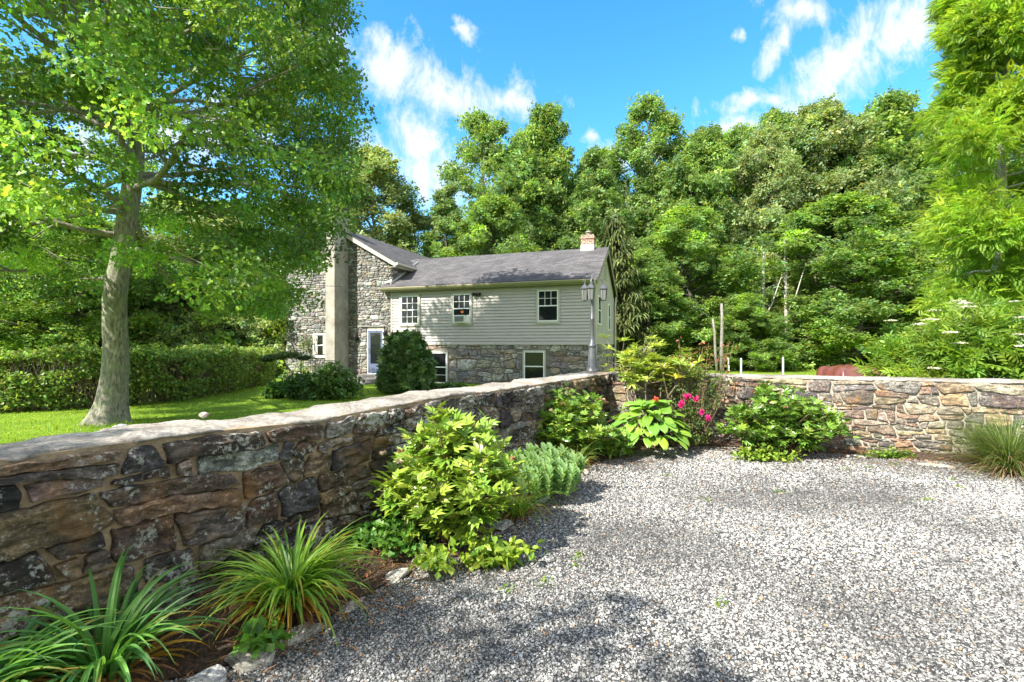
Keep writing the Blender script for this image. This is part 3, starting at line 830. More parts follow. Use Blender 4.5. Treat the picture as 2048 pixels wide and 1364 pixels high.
# ------------------------------------------------------------------ the house
HX, HYY = -5.18, 20.8
HA = math.atan2(-.323, .946)
house = thing('house', 'stone farmhouse with grey sided wing, dark shingle roof and tall stucco chimney', 'house', (HX, HYY, 0), HA)
ca, sa = math.cos(HA), math.sin(HA)


def hu(px, py, b=0.0):
    """photo position -> local (u, z) on the plane y = b of the house"""
    k = (px - CX) / F
    # world = (HX + ca*u - sa*b, HYY + sa*u + ca*b)
    u = (k * (HYY + ca * b) - (HX - sa * b)) / (ca - k * sa); d = HYY + sa * u + ca * b
    return u, EYE + (HY - py) * d / F


WL = hu(1187, 600)[0]; WD = 5.5; WR = 5.72; WE = 4.02; OV = .32      # wing: length, depth, ridge height, eave height
SL = (WR - WE) / (WD / 2 + OV)
ML = hu(573, 600)[0]; MR = 0.0; MMID = (ML + MR) / 2; MRZ = 6.90; MSL = .57; MD = 9.5


def uvd(me, fn):
    uvl = me.uv_layers.new(name='UVMap'); co = [v.co for v in me.vertices]
    for l in me.loops: uvl.data[l.index].uv = fn(co[l.vertex_index])


def build_house():
    rnd = random.Random(5)
    # openings in the stone
    dU0, dZ1 = hu(736, 661); dU1, dZ0 = hu(768, 747)
    wU0, wZ1 = hu(628, 667); wU1, wZ0 = hu(656, 714)
    # main volume walls (core)
    ez = MRZ - MSL * (MR - MMID) - .12
    mb = MB()
    gp = [(ML, 0, -.2), (MR, 0, -.2), (MR, 0, ez), (MMID, 0, MRZ - .12), (ML, 0, ez)]
    bk = [(x, MD, z) for x, _, z in gp]
    mb.poly(gp); mb.poly(bk[::-1])
    mb.poly([gp[1], bk[1], bk[2], gp[2]]); mb.poly([bk[0], gp[0], gp[4], bk[4]])
    core = mb.build('stone_wall', M['mortar_house'], house)
    planes = [((MSL, 1), MSL * MMID + MRZ - .12), ((-MSL, 1), -MSL * MMID + MRZ - .12)]
    holes = [(dU0 - .03, dU1 + .03, -.2, dZ1 + .12), (wU0, wU1, wZ0, wZ1)]
    mb = MB(); cells = coursed_cells(ML, MR, 0, MRZ, .24, .11, rnd, planes, holes)
    stones(mb, cells, lambda u, v, o: (u, -o, v), rnd, PAL_HOUSE, .02, .035, 12, 2, .012, 8, .012)
    # right hand return above the wing roof
    cells = coursed_cells(0, MD, 3.6, ez, .34, .125, rnd)
    stones(mb, cells, lambda u, v, o: (MR + o, u, v), rnd, PAL_HOUSE, .03, .03, 10, 2, .01)
    cells = coursed_cells(0, MD, 0, ez, .4, .16, rnd)
    stones(mb, cells, lambda u, v, o: (ML - o, MD - u, v), rnd, PAL_HOUSE, .03, .03, 10, 2, .01)
    mb.build('stonework', M['wall_house'], core, smooth=True)
    # main roof
    t = .10; ov = .33; fo = .22
    def rz(x): return MRZ - MSL * abs(x - MMID)
    rf = MB()
    for sg in (1, -1):
        xe = MR + ov if sg > 0 else ML - ov
        q = [(xe, -fo, rz(xe)), (xe, MD + fo, rz(xe)), (MMID, MD + fo, MRZ), (MMID, -fo, MRZ)]
        if sg < 0: q = q[::-1]
        rf.slab(q, (0, 0, .05))
    ro = rf.build('roof', M['shingle'], house); uvd(ro.data, lambda c: (c.y, abs(c.x - MMID) * 1.15))
    tr = MB()
    for sg in (1, -1):
        xe = MR + ov if sg > 0 else ML - ov
        a = Vector((xe, -fo + .01, rz(xe) - .055)); b = Vector((MMID, -fo + .01, MRZ - .055))
        q = [a, b, b - Vector((0, 0, .2)), a - Vector((0, 0, .17))]
        if sg > 0: q = q[::-1]
        tr.slab(q, (0, -.03, 0))
        tr.slab([a + Vector((0, .03, -.12)), a + Vector((0, fo, -.12)), b + Vector((0, fo, -.14)), b + Vector((0, .03, -.14))][::(1 if sg < 0 else -1)], (0, 0, .02))
        tr.box(xe - .03 if sg > 0 else xe, xe if sg > 0 else xe + .03, -fo, MD + fo, rz(xe) - .2, rz(xe) - .06)
        tr.box(min(xe, xe - sg * ov), max(xe, xe - sg * ov), -fo + .04, MD, rz(xe) - .22, rz(xe) - .2)
    tr.build('fascia', M['tan_trim'], ro)
    gt = MB(); xe = MR + ov + .05
    gt.tube([(xe, -fo, rz(MR + ov) - .09), (xe, 3.0, rz(MR + ov) - .11)], .065, 10); gt.build('gutter', M['tan_trim'], ro)
    # stucco chimney
    c0, _ = hu(653, 600, -.9); c1, _ = hu(669.5, 600, -.9)
    ch = MB(); sgm = 9
    for i in range(sgm):
        z0 = 7.45 * i / sgm; z1 = 7.45 * (i + 1) / sgm; w0 = .03 * (1 - i / sgm); w1 = .03 * (1 - (i + 1) / sgm)
        ch.add([(c0 - w0, -.92 - w0, z0), (c1 + w0, -.92 - w0, z0), (c1 + w0, .1, z0), (c0 - w0, .1, z0), (c0 - w1, -.92 - w1, z1), (c1 + w1, -.92 - w1, z1), (c1 + w1, .1, z1), (c0 - w1, .1, z1)],
               [(0, 1, 5, 4), (1, 2, 6, 5), (2, 3, 7, 6), (3, 0, 4, 7)] + ([(4, 5, 6, 7)] if i == sgm - 1 else []))
    ch.build('chimney', M['stucco'], house)
    # wing: foundation
    mb = MB(); mb.box(.002, WL, 0, WD, -.2, 1.585); fd = mb.build('foundation', M['mortar_house'], house)
    b1 = (*hu(857, 768), *hu(897, 702)); b2 = (*hu(1046, 765), *hu(1092, 700))
    bh = [(b1[0], b1[2], b1[1], b1[3]), (b2[0], b2[2], b2[1], b2[3])]
    mb = MB(); cells = coursed_cells(.02, WL, 0, 1.58, .34, .19, rnd, (), bh)
    stones(mb, cells, lambda u, v, o: (u, -o, v), rnd, PAL_FOUND, .03, .035, 18, 3, .012, 8, .015)
    cells = coursed_cells(0, WD, 0, 1.58, .42, .2, rnd)
    stones(mb, cells, lambda u, v, o: (WL + o, u, v), rnd, PAL_FOUND, .03, .03, 12, 2, .01)
    mb.build('stonework', M['wall_house'], fd, smooth=True)
    # siding: overlapping boards, front and gable end
    sd_ = MB(); sz0 = 1.60; sz1 = WE - .20; ex = .122; k = int((sz1 - sz0) / ex) + 1
    for i in range(k):
        z0 = sz0 + i * ex; z1 = min(z0 + ex - .012, sz1); y0 = -.066; y1 = -.034
        sd_.add([(.06, y0, z0), (WL - .0, y0, z0), (WL, y1, z1), (.06, y1, z1), (.06, -.03, z0), (WL, -.03, z0)], [(0, 1, 2, 3), (4, 5, 1, 0)])
    kk = int((WR - sz0) / ex) + 1
    for i in range(kk):
        z0 = sz0 + i * ex; z1 = z0 + ex + .004
        def span(z):
            if z <= WE - .1: return 0.0, WD
            q = max(0, (WR - .12 - z) / SL); return max(0, WD / 2 - q), min(WD, WD / 2 + q)
        a0, a1 = span(z0); c0_, c1_ = span(z1)
        if a1 - a0 < .02: break
        x0 = WL + .052; x1 = WL + .036
        sd_.add([(x0, a0, z0), (x0, a1, z0), (x1, c1_, z1), (x1, c0_, z1), (WL + .03, a0, z0), (WL + .03, a1, z0)], [(0, 1, 2, 3), (4, 5, 1, 0)])
    sd_.box(.0, WL + .03, -.03, WD, sz0 - .02, sz1 + .1)
    sd_.poly([(WL + .03, 0, WE - .15), (WL + .03, WD, WE - .15), (WL + .03, WD / 2, WR - .12)])
    sw = sd_.build('siding_wall', M['siding'], house)
    cb = MB(); cb.box(WL - .05, WL + .07, -.07, .06, sz0 - .03, sz1); cb.box(.0, .075, -.068, -.03, sz0 - .03, sz1); cb.box(WL - .01, WL + .07, WD - .06, WD + .05, sz0 - .03, sz1)
    cb.box(.06, WL - .05, -.060, -.028, sz0 - .035, sz0 + .012); cb.build('corner_board', M['tan_trim'], sw)
    # wing roof
    def wz(y): return WR - SL * abs(y - WD / 2)
    rf = MB(); rx = WL + .22
    q = [(-.36, -OV, wz(-OV)), (rx, -OV, wz(-OV)), (rx, WD / 2, WR), (-1.6, WD / 2, WR), (-.36, .3, wz(.3))]
    rf.slab(q, (0, 0, .05)); rf.slab([(rx, WD + OV, wz(WD + OV)), (-.36, WD + OV, wz(WD + OV)), (-1.6, WD / 2, WR), (rx, WD / 2, WR)], (0, 0, .05))
    wr = rf.build('roof', M['shingle'], house, label='long dark roof over the sided wing'); uvd(wr.data, lambda c: (c.x, abs(c.y - WD / 2) * 1.14))
    tr = MB()
    for sg in (0, 1):
        ye = -OV if sg == 0 else WD + OV; e = wz(-OV)
        a = Vector((rx - .012, ye, e - .055)); b = Vector((rx - .012, WD / 2, WR - .055))
        q = [a, b, b - Vector((0, 0, .18)), a - Vector((0, 0, .15))]
        if sg == 0: q = q[::-1]
        tr.slab(q, (.03, 0, 0))
    tr.box(-.34, rx - .04, -OV + .01, -OV + .04, wz(-OV) - .19, wz(-OV) - .055)
    tr.box(-.33, rx - .04, -OV + .04, 0.02, wz(-OV) - .19, wz(-OV) - .17)
    tr.build('fascia', M['fascia'], wr)
    gt = MB()
    g0 = wz(-OV) - .04
    prof = [(-OV + .008, g0), (-OV - .10, g0), (-OV - .115, g0 - .02), (-OV - .09, g0 - .07), (-OV - .06, g0 - .11), (-OV + .008, g0 - .11)]
    n = len(prof); gt.add([(-.36, y, z) for y, z in prof] + [(rx - .05, y, z) for y, z in prof], [(i, i + n, (i + 1) % n + n, (i + 1) % n) for i in range(1, n)] + [tuple(range(n)), tuple(range(2 * n - 1, n - 1, -1))])
    gt.build('gutter', M['fascia'], wr)
    fl = MB(); fl.slab([(.05, -.12, wz(-.12) + .01), (.05, 2.2, wz(2.2) + .01), (.05, 2.2, wz(2.2) + .11), (.05, -.12, wz(-.12) + .13)], (.02, 0, 0))
    u0 = hu(771, 568)[0]
    fl.slab([(-.3, -.065, wz(-.3) + .17), (.05, -.065, wz(-.1) + .12), (.05, -.065, wz(-.1) + .26), (-.3, -.065, wz(-.3) + .22)], (0, -.01, 0))
    fl.build('flashing', M['brick_fl'], wr)
    dp = MB(); dp.tube([(WL + .1, -OV - .05, g0 - .1), (WL + .1, -.16, g0 - .3), (WL + .1, -.10, g0 - .42), (WL + .1, -.10, .1)], .038, 8); dp.build('downspout', M['tan_trim'], wr)
    dp = MB(); dp.tube([(WL + .14, WD + .25, g0 - .1), (WL + .14, WD + .1, g0 - .4), (WL + .14, WD + .02, g0 - .6), (WL + .14, WD + .02, .1)], .045, 8); dp.build('downspout', M['tan_trim'], wr)
    # brick chimney on the ridge
    p0 = hu(1164, 480, WD / 2)[0]; p1 = hu(1189, 480, WD / 2)[0]
    bc = MB(); bc.box(p0, p1, WD / 2 - .2, WD / 2 + .28, WR - .2, WR + .55); bc.box(p0 - .03, p1 + .03, WD / 2 - .23, WD / 2 + .31, WR + .38, WR + .46)
    bco = bc.build('chimney', M['brick'], house, label='small red brick chimney on the ridge')
    b2_ = MB(); b2_.box(p0 - .015, p1 + .015, WD / 2 - .25, WD / 2 + .3, WR - .25, WR + .12); b2_.build('flashing', M['brick_fl'], bco)
    b3 = MB(); cx = (p0 + p1) / 2; b3.lathe([(.10, 0), (.10, .12), (.15, .13), (.15, .15), (.06, .2), (.001, .21)], (cx, WD / 2 + .04, WR + .55), 14); b3.build('flue_cap', M['stucco'], bco)
    # windows
    def window(u0, z0, u1, z1, trim=.07, cols=3, rows=2, y=-.05, lower=True, upper=True, tmat='tan_trim', split=.5, proud=.045, label=None):
        if u0 > u1: u0, u1 = u1, u0
        if z0 > z1: z0, z1 = z1, z0
        w = MB()
        for (a, b, c, d) in ((u0, u1, z0 - .02, z0 + trim), (u0, u1, z1 - trim, z1), (u0, u0 + trim, z0 + trim, z1 - trim), (u1 - trim, u1, z0 + trim, z1 - trim)):
            w.box(a, b, y - proud, y + .05, c, d)
        wo = w.build('window', M[tmat], house, label=label)
        i0, i1, j0, j1 = u0 + trim, u1 - trim, z0 + trim, z1 - trim; f = .045
        fr = MB()
        for (a, b, c, d) in ((i0, i1, j0, j0 + f), (i0, i1, j1 - f, j1), (i0, i0 + f, j0 + f, j1 - f), (i1 - f, i1, j0 + f, j1 - f)): fr.box(a, b, y - proud + .008, y + .04, c, d)
        fr.build('frame', M['white'], wo)
        sh = MB(); jm = j0 + (j1 - j0) * split; sh.box(i0 + f, i1 - f, y - proud + .014, y + .03, jm - .022, jm + .022)
        for (a, b, on) in ((j0 + f, jm - .022, lower), (jm + .022, j1 - f, upper)):
            if not on: continue
            for c in range(1, cols): x = i0 + f + (i1 - i0 - 2 * f) * c / cols; sh.box(x - .009, x + .009, y - proud + .02, y + .025, a, b)
            for r in range(1, rows): z = a + (b - a) * r / rows; sh.box(i0 + f, i1 - f, y - proud + .0215, y + .0235, z - .009, z + .009)
        sh.build('sash', M['white'], wo)
        g = MB(); g.box(i0 + f, i1 - f, y - proud + .029, y + .02, j0 + f, j1 - f); g.build('pane', M['glass'], wo)
        return wo, (i0 + f, i1 - f, j0 + f, j1 - f)
    window(*hu(801, 652), *hu(842, 588))
    w2 = window(*hu(904, 650), *hu(946, 584), lower=False, label='window with the air conditioner in its lower sash')
    window(*hu(1073, 647), *hu(1121, 576), lower=False, label='window nearest the lamp post with its lower sash raised')
    window(b1[0], b1[1], b1[2], b1[3], trim=.05, cols=1, rows=2, tmat='tan_trim', y=-.02, upper=False, split=.52)
    window(b2[0], b2[1], b2[2], b2[3], trim=.05, cols=1, rows=1, tmat='tan_trim', y=-.02, split=.5)
    wo, _ = window(wU0, wZ0, wU1, wZ1, trim=.03, cols=1, rows=1, tmat='white', y=-.03, split=.5, label='small white window in the sunlit stone')
    cu = MB(); cu.box(wU0 + .1, wU0 + .24, -.052, -.047, wZ0 + .12, wZ1 - .1); cu.box(wU1 - .24, wU1 - .1, -.052, -.047, wZ0 + .12, wZ1 - .1); cu.build('blind', M['curtain'], wo)
    # gable end windows (plane x = WL)
    def side_window(y0, y1, z0, z1, vent=False):
        w = MB(); x = WL + .05
        for (a, b, c, d) in ((y0, y1, z0, z0 + .06), (y0, y1, z1 - .06, z1), (y0, y0 + .06, z0 + .06, z1 - .06), (y1 - .06, y1, z0 + .06, z1 - .06)): w.box(x - .03, x + .03, a, b, c, d)
        if vent:
            kz = z0 + .08
            while kz < z1 - .08: w.box(x - .03, x + .018, y0 + .06, y1 - .06, kz, kz + .03); kz += .06
            w.build('gable_vent', M['tan_trim'], house); return
        o = w.build('window', M['white'], house); g = MB(); g.box(x - .03, x + .01, y0 + .06, y1 - .06, z0 + .06, z1 - .06); g.build('pane', M['glass'], o)
        s = MB(); s.box(x - .03, x + .02, y0 + .06, y1 - .06, (z0 + z1) / 2 - .02, (z0 + z1) / 2 + .02); s.build('sash', M['white'], o)
    side_window(.7, 1.5, 2.35, 3.5); side_window(3.6, 4.3, 2.2, 3.4); side_window(2.4, 3.1, 4.35, 5.05, True)
    # door
    dr = MB(); f = .035
    for (a, b, c, d) in ((dU0, dU0 + f, dZ0, dZ1), (dU1 - f, dU1, dZ0, dZ1), (dU0, dU1, dZ1 - .0, dZ1 + .03), (dU0, dU1, dZ0 - .04, dZ0)): dr.box(a, b, -.05, .06, c, d)
    do = dr.build('door_frame', M['white'], house)
    ln = MB(); ln.box(dU0 + .0, dU1 - .0, -.03, .03, dZ1 + .03, dZ1 + .15); ln.build('lintel', M['curtain'], do)
    l2 = MB(); l2.box(dU0 - .35, dU1 + .05, -.10, .0, dZ1 + .155, dZ1 + .20); l2.build('hood', M['concrete'], do)
    ds = MB(); a0, a1 = dU0 + f, dU1 - f
    for (a, b, c, d) in ((a0, a0 + .11, dZ0, dZ1), (a1 - .11, a1, dZ0, dZ1), (a0 + .11, a1 - .11, dZ1 - .1, dZ1), (a0 + .11, a1 - .11, dZ0, dZ0 + .42)): ds.box(a, b, -.03, .02, c, d)
    ds.box(a0 + .15, a1 - .15, -.036, -.03, dZ0 + .07, dZ0 + .35)
    dd = ds.build('door', M['blue_door'], house)
    g = MB(); g.box(a0 + .11, a1 - .11, -.015, .01, dZ0 + .42, dZ1 - .1); g.build('pane', M['glass'], dd)
    h = MB(); h.tube([(a0 + .05, -.03, dZ0 + .92), (a0 + .05, -.09, dZ0 + .92), (a0 + .05, -.09, dZ0 + 1.08), (a0 + .05, -.03, dZ0 + 1.08)], .012, 6); h.build('handle', M['metal_black'], dd)
    # lanterns by the door
    for (px, py) in ((713, 676), (771, 668)):
        u, z = hu(px, py, -.1); l = MB()
        l.box(u - .045, u + .045, -.06, -.02, z - .14, z + .1); l.tube([(u, -.04, z + .06), (u, -.13, z + .17), (u, -.18, z + .12)], .012, 6)
        l.lathe([(.03, -.12), (.06, -.09), (.075, .05), (.09, .055), (.03, .12), (.005, .15)], (u, -.18, z), 6)
        l.build('wall_lantern', M['metal_black'], house)
    # twin flood light under the eave
    u, z = hu(954, 588, -.1); l = MB(); l.lathe([(.06, 0), (.06, .03)], (u, -.09, z), 12)
    for s in (-1, 1): l.tube([(u, -.09, z + .01), (u + s * .07, -.12, z), (u + s * .16, -.20, z - .03)], [.02, .045, .075], 10)
    l.tube([(u, -.08, z - .02), (u + .01, -.15, z - .08)], [.03, .04], 8); l.build('flood_light', M['metal_black'], house)
    # air conditioner set in the window
    ac = thing('air_conditioner', 'white window air conditioner sticking out of the middle wing window', 'air conditioner', (0, 0, 0))
    (i0, i1, j0, j1) = w2[1]
    ua, za = hu(915, 645); ub, zb = hu(936, 631)
    def toW(u, y, z): return (HX + ca * u - sa * y, HYY + sa * u + ca * y, z)
    ac.location = toW((ua + ub) / 2, 0, za); ac.rotation_euler = (0, 0, HA)
    hw = (ub - ua) / 2; hh = zb - za; b = MB(); b.box(-hw, hw, -.36, -.06, -.02, hh); b.build('casing', M['white'], ac)
    b = MB(); k = 9
    for i in range(k): z = .02 + (hh - .05) * i / k; b.box(-hw + .03, hw - .03, -.372, -.36, z, z + (hh - .05) / k * .6)
    b.build('grille', M['lamp_metal'], ac)
    b = MB(); cxx = (ua + ub) / 2; b.box(i0 - cxx, -hw, -.088, -.082, -.01, hh + .02); b.build('side_panel', M['white'], ac); b = MB(); b.box(hw, i1 - cxx, -.088, -.082, -.01, hh + .02); b.build('side_panel', M['white'], ac)
    # little orange pumpkin and green bottle behind the panes
    u, z = hu(926, 624); o = thing('pumpkin', 'orange pumpkin on the sill behind the middle window pane', 'pumpkin', toW(u, -.085, z)); o.rotation_euler = (0, 0, HA)
    p = MB(); p.lathe([(.01, -.05), (.05, -.045), (.075, 0), (.055, .045), (.01, .05)], (0, 0, 0), 12, 1, .12); p.build('fruit', plain('orange', (.8, .2, .02), .5), o)
    p = MB(); p.tube([(0, 0, .045), (.005, 0, .075)], .008, 6); p.build('stalk', M['stem'], o)
    # entry steps and railing
    st = thing('entry_steps', 'rough stone steps and landing below the blue door', 'steps', toW((dU0 + dU1) / 2, -.7, 0)); st.rotation_euler = (0, 0, HA)
    z0 = dZ0 - .05; b = MB(); b.box(-1.0, .8, -.55, .66, -.1, z0 - .12); b.box(-.5, .55, .05, .66, z0 - .12, z0); b.build('landing', M['concrete'], st)
    for i in range(2):
        b = MB(); b.box(-.55, .75, -.85 - .3 * i, -.552 - .3 * i, -.1, max(.05, z0 - .12 - .12 * (i + 1))); b.build('step', M['concrete'], st)
    rl = thing('railing', 'black iron railing beside the entry steps', 'railing', toW(dU0 - .55, -1.2, 0)); rl.rotation_euler = (0, 0, HA)
    b = MB(); top = z0 + .62
    b.tube([(0, 0, top), (-2.0, 0, top)], .02, 6); b.tube([(0, 0, .3), (-2.0, 0, .3)], .014, 6); b.build('rail', M['metal_black'], rl)
    for i in range(2): b = MB(); b.tube([(-2.0 * i, 0, 0), (-2.0 * i, 0, top + .02)], .022, 6); b.build('post', M['metal_black'], rl)
    b = MB()
    for i in range(1, 16): b.tube([(-2.0 * i / 16, 0, .3), (-2.0 * i / 16, 0, top)], .008, 4)
    b.build('balusters', M['metal_black'], rl)


build_house()


def lamp_post():
    p = WC - nL * .22 + dL * -.05; zb = 1.10
    o = thing('lamp_post', 'grey lamp post with three hanging lanterns on the corner of the stone wall', 'lamp post', (p[0] - .02, p[1] + .12, zb))
    b = MB()
    b.lathe([(.115, -.02), (.115, .03), (.10, .05), (.085, .10), (.062, .42), (.06, .44), (.075, .46), (.075, .48), (.05, .50), (.056, .53), (.036, .55), (.032, .6), (.029, .92), (.036, .93), (.036, .95), (.028, .96), (.026, 1.38), (.034, 1.40), (.022, 1.44), (.018, 1.62), (.03, 1.64), (.012, 1.68), (.004, 1.75)], (0, 0, 0), 20)
    b.build('post', M['lamp_metal'], o, smooth=True)
    for k, an in enumerate((math.radians(-112), math.radians(8), math.radians(170))):
        R = .17 if k else .1
        if k == 1: R = .21
        if k == 2: R = .13
        c, s = math.cos(an), math.sin(an)
        arm = MB(); arm.tube([(0, 0, 1.60), (c * R * .4, s * R * .4, 1.64), (c * R * .8, s * R * .8, 1.64), (c * R, s * R, 1.58)], .010, 6)
        arm.build('arm', M['lamp_metal'], o)
        l = MB(); x, y, z = c * R, s * R, 1.52
        l.lathe([(.008, .07), (.014, .05), (.02, .03), (.04, .015), (.072, -.03), (.076, -.045), (.06, -.05)], (x, y, z), 6)
        l.lathe([(.01, -.26), (.045, -.255), (.05, -.24), (.044, -.235)], (x, y, z), 6)
        for q in range(6):
            a = 2 * math.pi * q / 6; l.tube([(x + .062 * math.cos(a), y + .062 * math.sin(a), z - .05), (x + .046 * math.cos(a), y + .046 * math.sin(a), z - .24)], .005, 4)
        lo = l.build('lantern', M['lamp_metal'], o)
        g = MB(); g.lathe([(.042, -.235), (.057, -.05)], (x, y, z), 6); g.build('glass', M['lamp_glass'], lo)


lamp_post()


# ------------------------------------------------------------------ vegetation builders
def trunk_tube(mb, pts, rad, n=12, flare=0.0, seed=0, fine=False):
    pts = [Vector([float(a) for a in p]) for p in pts]
    # refine
    P2 = []; R2 = []
    m = 6 if fine else 3
    for i in range(len(pts) - 1):
        p0 = pts[max(i - 1, 0)]; p1 = pts[i]; p2 = pts[i + 1]; p3 = pts[min(i + 2, len(pts) - 1)]
        for j in range(m):
            t = j / m
            P2.append(.5 * ((2 * p1) + (p2 - p0) * t + (2 * p0 - 5 * p1 + 4 * p2 - p3) * t * t + (3 * p1 - p0 - 3 * p2 + p3) * t ** 3)); R2.append(rad[i] * (1 - t) + rad[i + 1] * t)
    P2.append(pts[-1]); R2.append(rad[-1]); b = len(mb.v); mb.tube(P2, R2, n)
    if fine:
        for i in range(b, len(mb.v)):
            v = Vector(mb.v[i]); k = (i - b) // n
            if k >= len(P2): continue
            c = P2[k]; dv = v - c; z = v.z - pts[0].z
            fl = 1 + flare * math.exp(-max(z, 0) / .34) * (1 + .45 * math.sin(5 * math.atan2(dv.y, dv.x) + 1)) + .05 * noise.noise(v * 3.3) + .03 * noise.noise(v * 11)
            q = c + Vector((dv.x * fl, dv.y * fl, dv.z)); mb.v[i] = tuple(q)


def skeleton(rng, H, R, base, rad, nprim, nsec, prof, trunk, lift=(.15, .9), top_shift=0):
    """returns branches [(pts, radii)] and clump centres"""
    br = []; cl = []
    tz = [p[2] for p in trunk]
    def on_trunk(z): return np.array([np.interp(z, tz, [p[k] for p in trunk]) for k in range(3)])
    for i in range(nprim):
        f = (i + rng.random() * .6) / nprim; z = base + (H * .96 - base) * f; az = i * 2.39996 + rng.normal() * .25
        L = R * prof(f) * rng.uniform(.75, 1.15); el = lift[0] + (lift[1] - lift[0]) * f + rng.normal() * .12
        s = on_trunk(z - L * math.tan(min(el, .8)) * .35 if z - L * .3 > base * .8 else z * .9); pts = [s]; d = np.array([math.cos(az) * math.cos(el), math.sin(az) * math.cos(el), math.sin(el)])
        n = 6
        for k in range(n):
            d = d + rng.normal(size=3) * .12; d[2] += .02; d /= np.linalg.norm(d); pts.append(pts[-1] + d * L / n)
        r0 = rad * (.22 + .35 * (1 - f)) * min(1, L / R + .3); rr = [max(.008, r0 * (1 - .85 * k / n)) for k in range(n + 1)]
        br.append((pts, rr)); cl.append((pts[-1], 1.0))
        for j in range(nsec):
            k = 2 + int(rng.integers(0, n - 2)) if n > 2 else 1; p = pts[k] + (pts[min(k + 1, n)] - pts[k]) * rng.random()
            sg = 1 if j % 2 else -1; a2 = az + sg * rng.uniform(.4, 1.4); e2 = el * .6 + rng.normal() * .35
            l2 = L * rng.uniform(.22, .5) * (1.15 - .5 * k / n); q = [p]; dd = np.array([math.cos(a2) * math.cos(e2), math.sin(a2) * math.cos(e2), math.sin(e2)])
            for m in range(3): dd = dd + rng.normal(size=3) * .18; dd /= np.linalg.norm(dd); q.append(q[-1] + dd * l2 / 3)
            br.append((q, [rr[k] * .5, rr[k] * .38, rr[k] * .25, .006])); cl.append((q[-1], .9)); cl.append((q[2], .6))
    return br, cl


def leaves_on(ls, rng, cl, rc, per, size, tmpl, palette, flat=.62, droop=.25, up=.9, clvar=.22, spread=.6):
    for (c, w) in cl:
        r = rc * w * rng.uniform(.75, 1.25); n = max(4, int(per * w * w * rng.uniform(.7, 1.3)))
        b = ball(rng, n, 1 / 2.2); pos = np.asarray(c)[None, :] + b * np.array([r, r, r * flat])
        pos[:, 2] -= .12 * (b[:, 0] ** 2 + b[:, 1] ** 2) * r
        d = b * .8 + rng.normal(size=(n, 3)) * spread; d[:, 2] -= droop
        nr = rng.normal(size=(n, 3)) * .55; nr[:, 2] += up
        base = np.array(palette[int(rng.integers(0, len(palette)))]) * math.exp(rng.normal() * clvar)
        ls.add(tmpl, pos, d, nr, size * rng.uniform(.65, 1.3, n), vary(rng, base, n, .2, .1))


def tree_meshes(seed, H, R, base, rad, nprim, nsec, rc, per, size, tmpl, palette, prof, bark='bark', mat='leaf', trunk=None, flat=.95, lift=(.3, 1.05), fine=False, flare=0.0, droop=.25):
    rng = np.random.default_rng(seed)
    if trunk is None:
        trunk = [(0, 0, -.1)]; p = np.array([0, 0, 0.0])
        for k in range(1, 8): p = p + np.array([rng.normal() * .02 * H, rng.normal() * .02 * H, 0]); trunk.append((p[0], p[1], H * .97 * k / 7))
    br, cl = skeleton(rng, H, R, base, rad, nprim, nsec, prof, trunk, lift)
    mb = MB(); zs = [p[2] for p in trunk]; rr = [max(.012, rad * (1 - .93 * max(0, (z - zs[0]) / (zs[-1] - zs[0])) ** 1.0)) for z in zs]
    trunk_tube(mb, trunk, rr, 20 if fine else 8, flare, seed, fine)
    bb = MB()
    for pts, r in br: bb.tube(pts, r, 6 if fine else 4, cap=False)
    tm = mb.mesh('trunk', M[bark], smooth=True); bm = bb.mesh('branches', M[bark], smooth=True)
    ls = LS(); leaves_on(ls, rng, cl, rc, per, size, tmpl, palette, flat, droop)
    return tm, bm, ls.mesh('crown', M[mat])


def put_tree(meshes, name, label, cat, loc, scale=(1, 1, 1), rz=0.0, group=None):
    t = thing(name, label, cat, loc, rz, group); t.scale = scale
    tr = link('trunk', meshes[0], t); link('branches', meshes[1], tr); link('crown', meshes[2], t)
    return t


def dome(rng, n, rx, ry, h, z0=.1, shell=.45, p=1.0):
    """random points in a dome, biased to the skin"""
    u = unit(rng.normal(size=(n, 3))); u[:, 2] = np.abs(u[:, 2]); r = 1 - shell * rng.random(n) ** 1.6
    bump = 1 + .10 * np.sin(5 * np.arctan2(u[:, 1], u[:, 0]) + 3 * u[:, 2])
    q = u * (r * bump)[:, None]; return np.stack([q[:, 0] * rx, q[:, 1] * ry, z0 + q[:, 2] * (h - z0)], 1), u


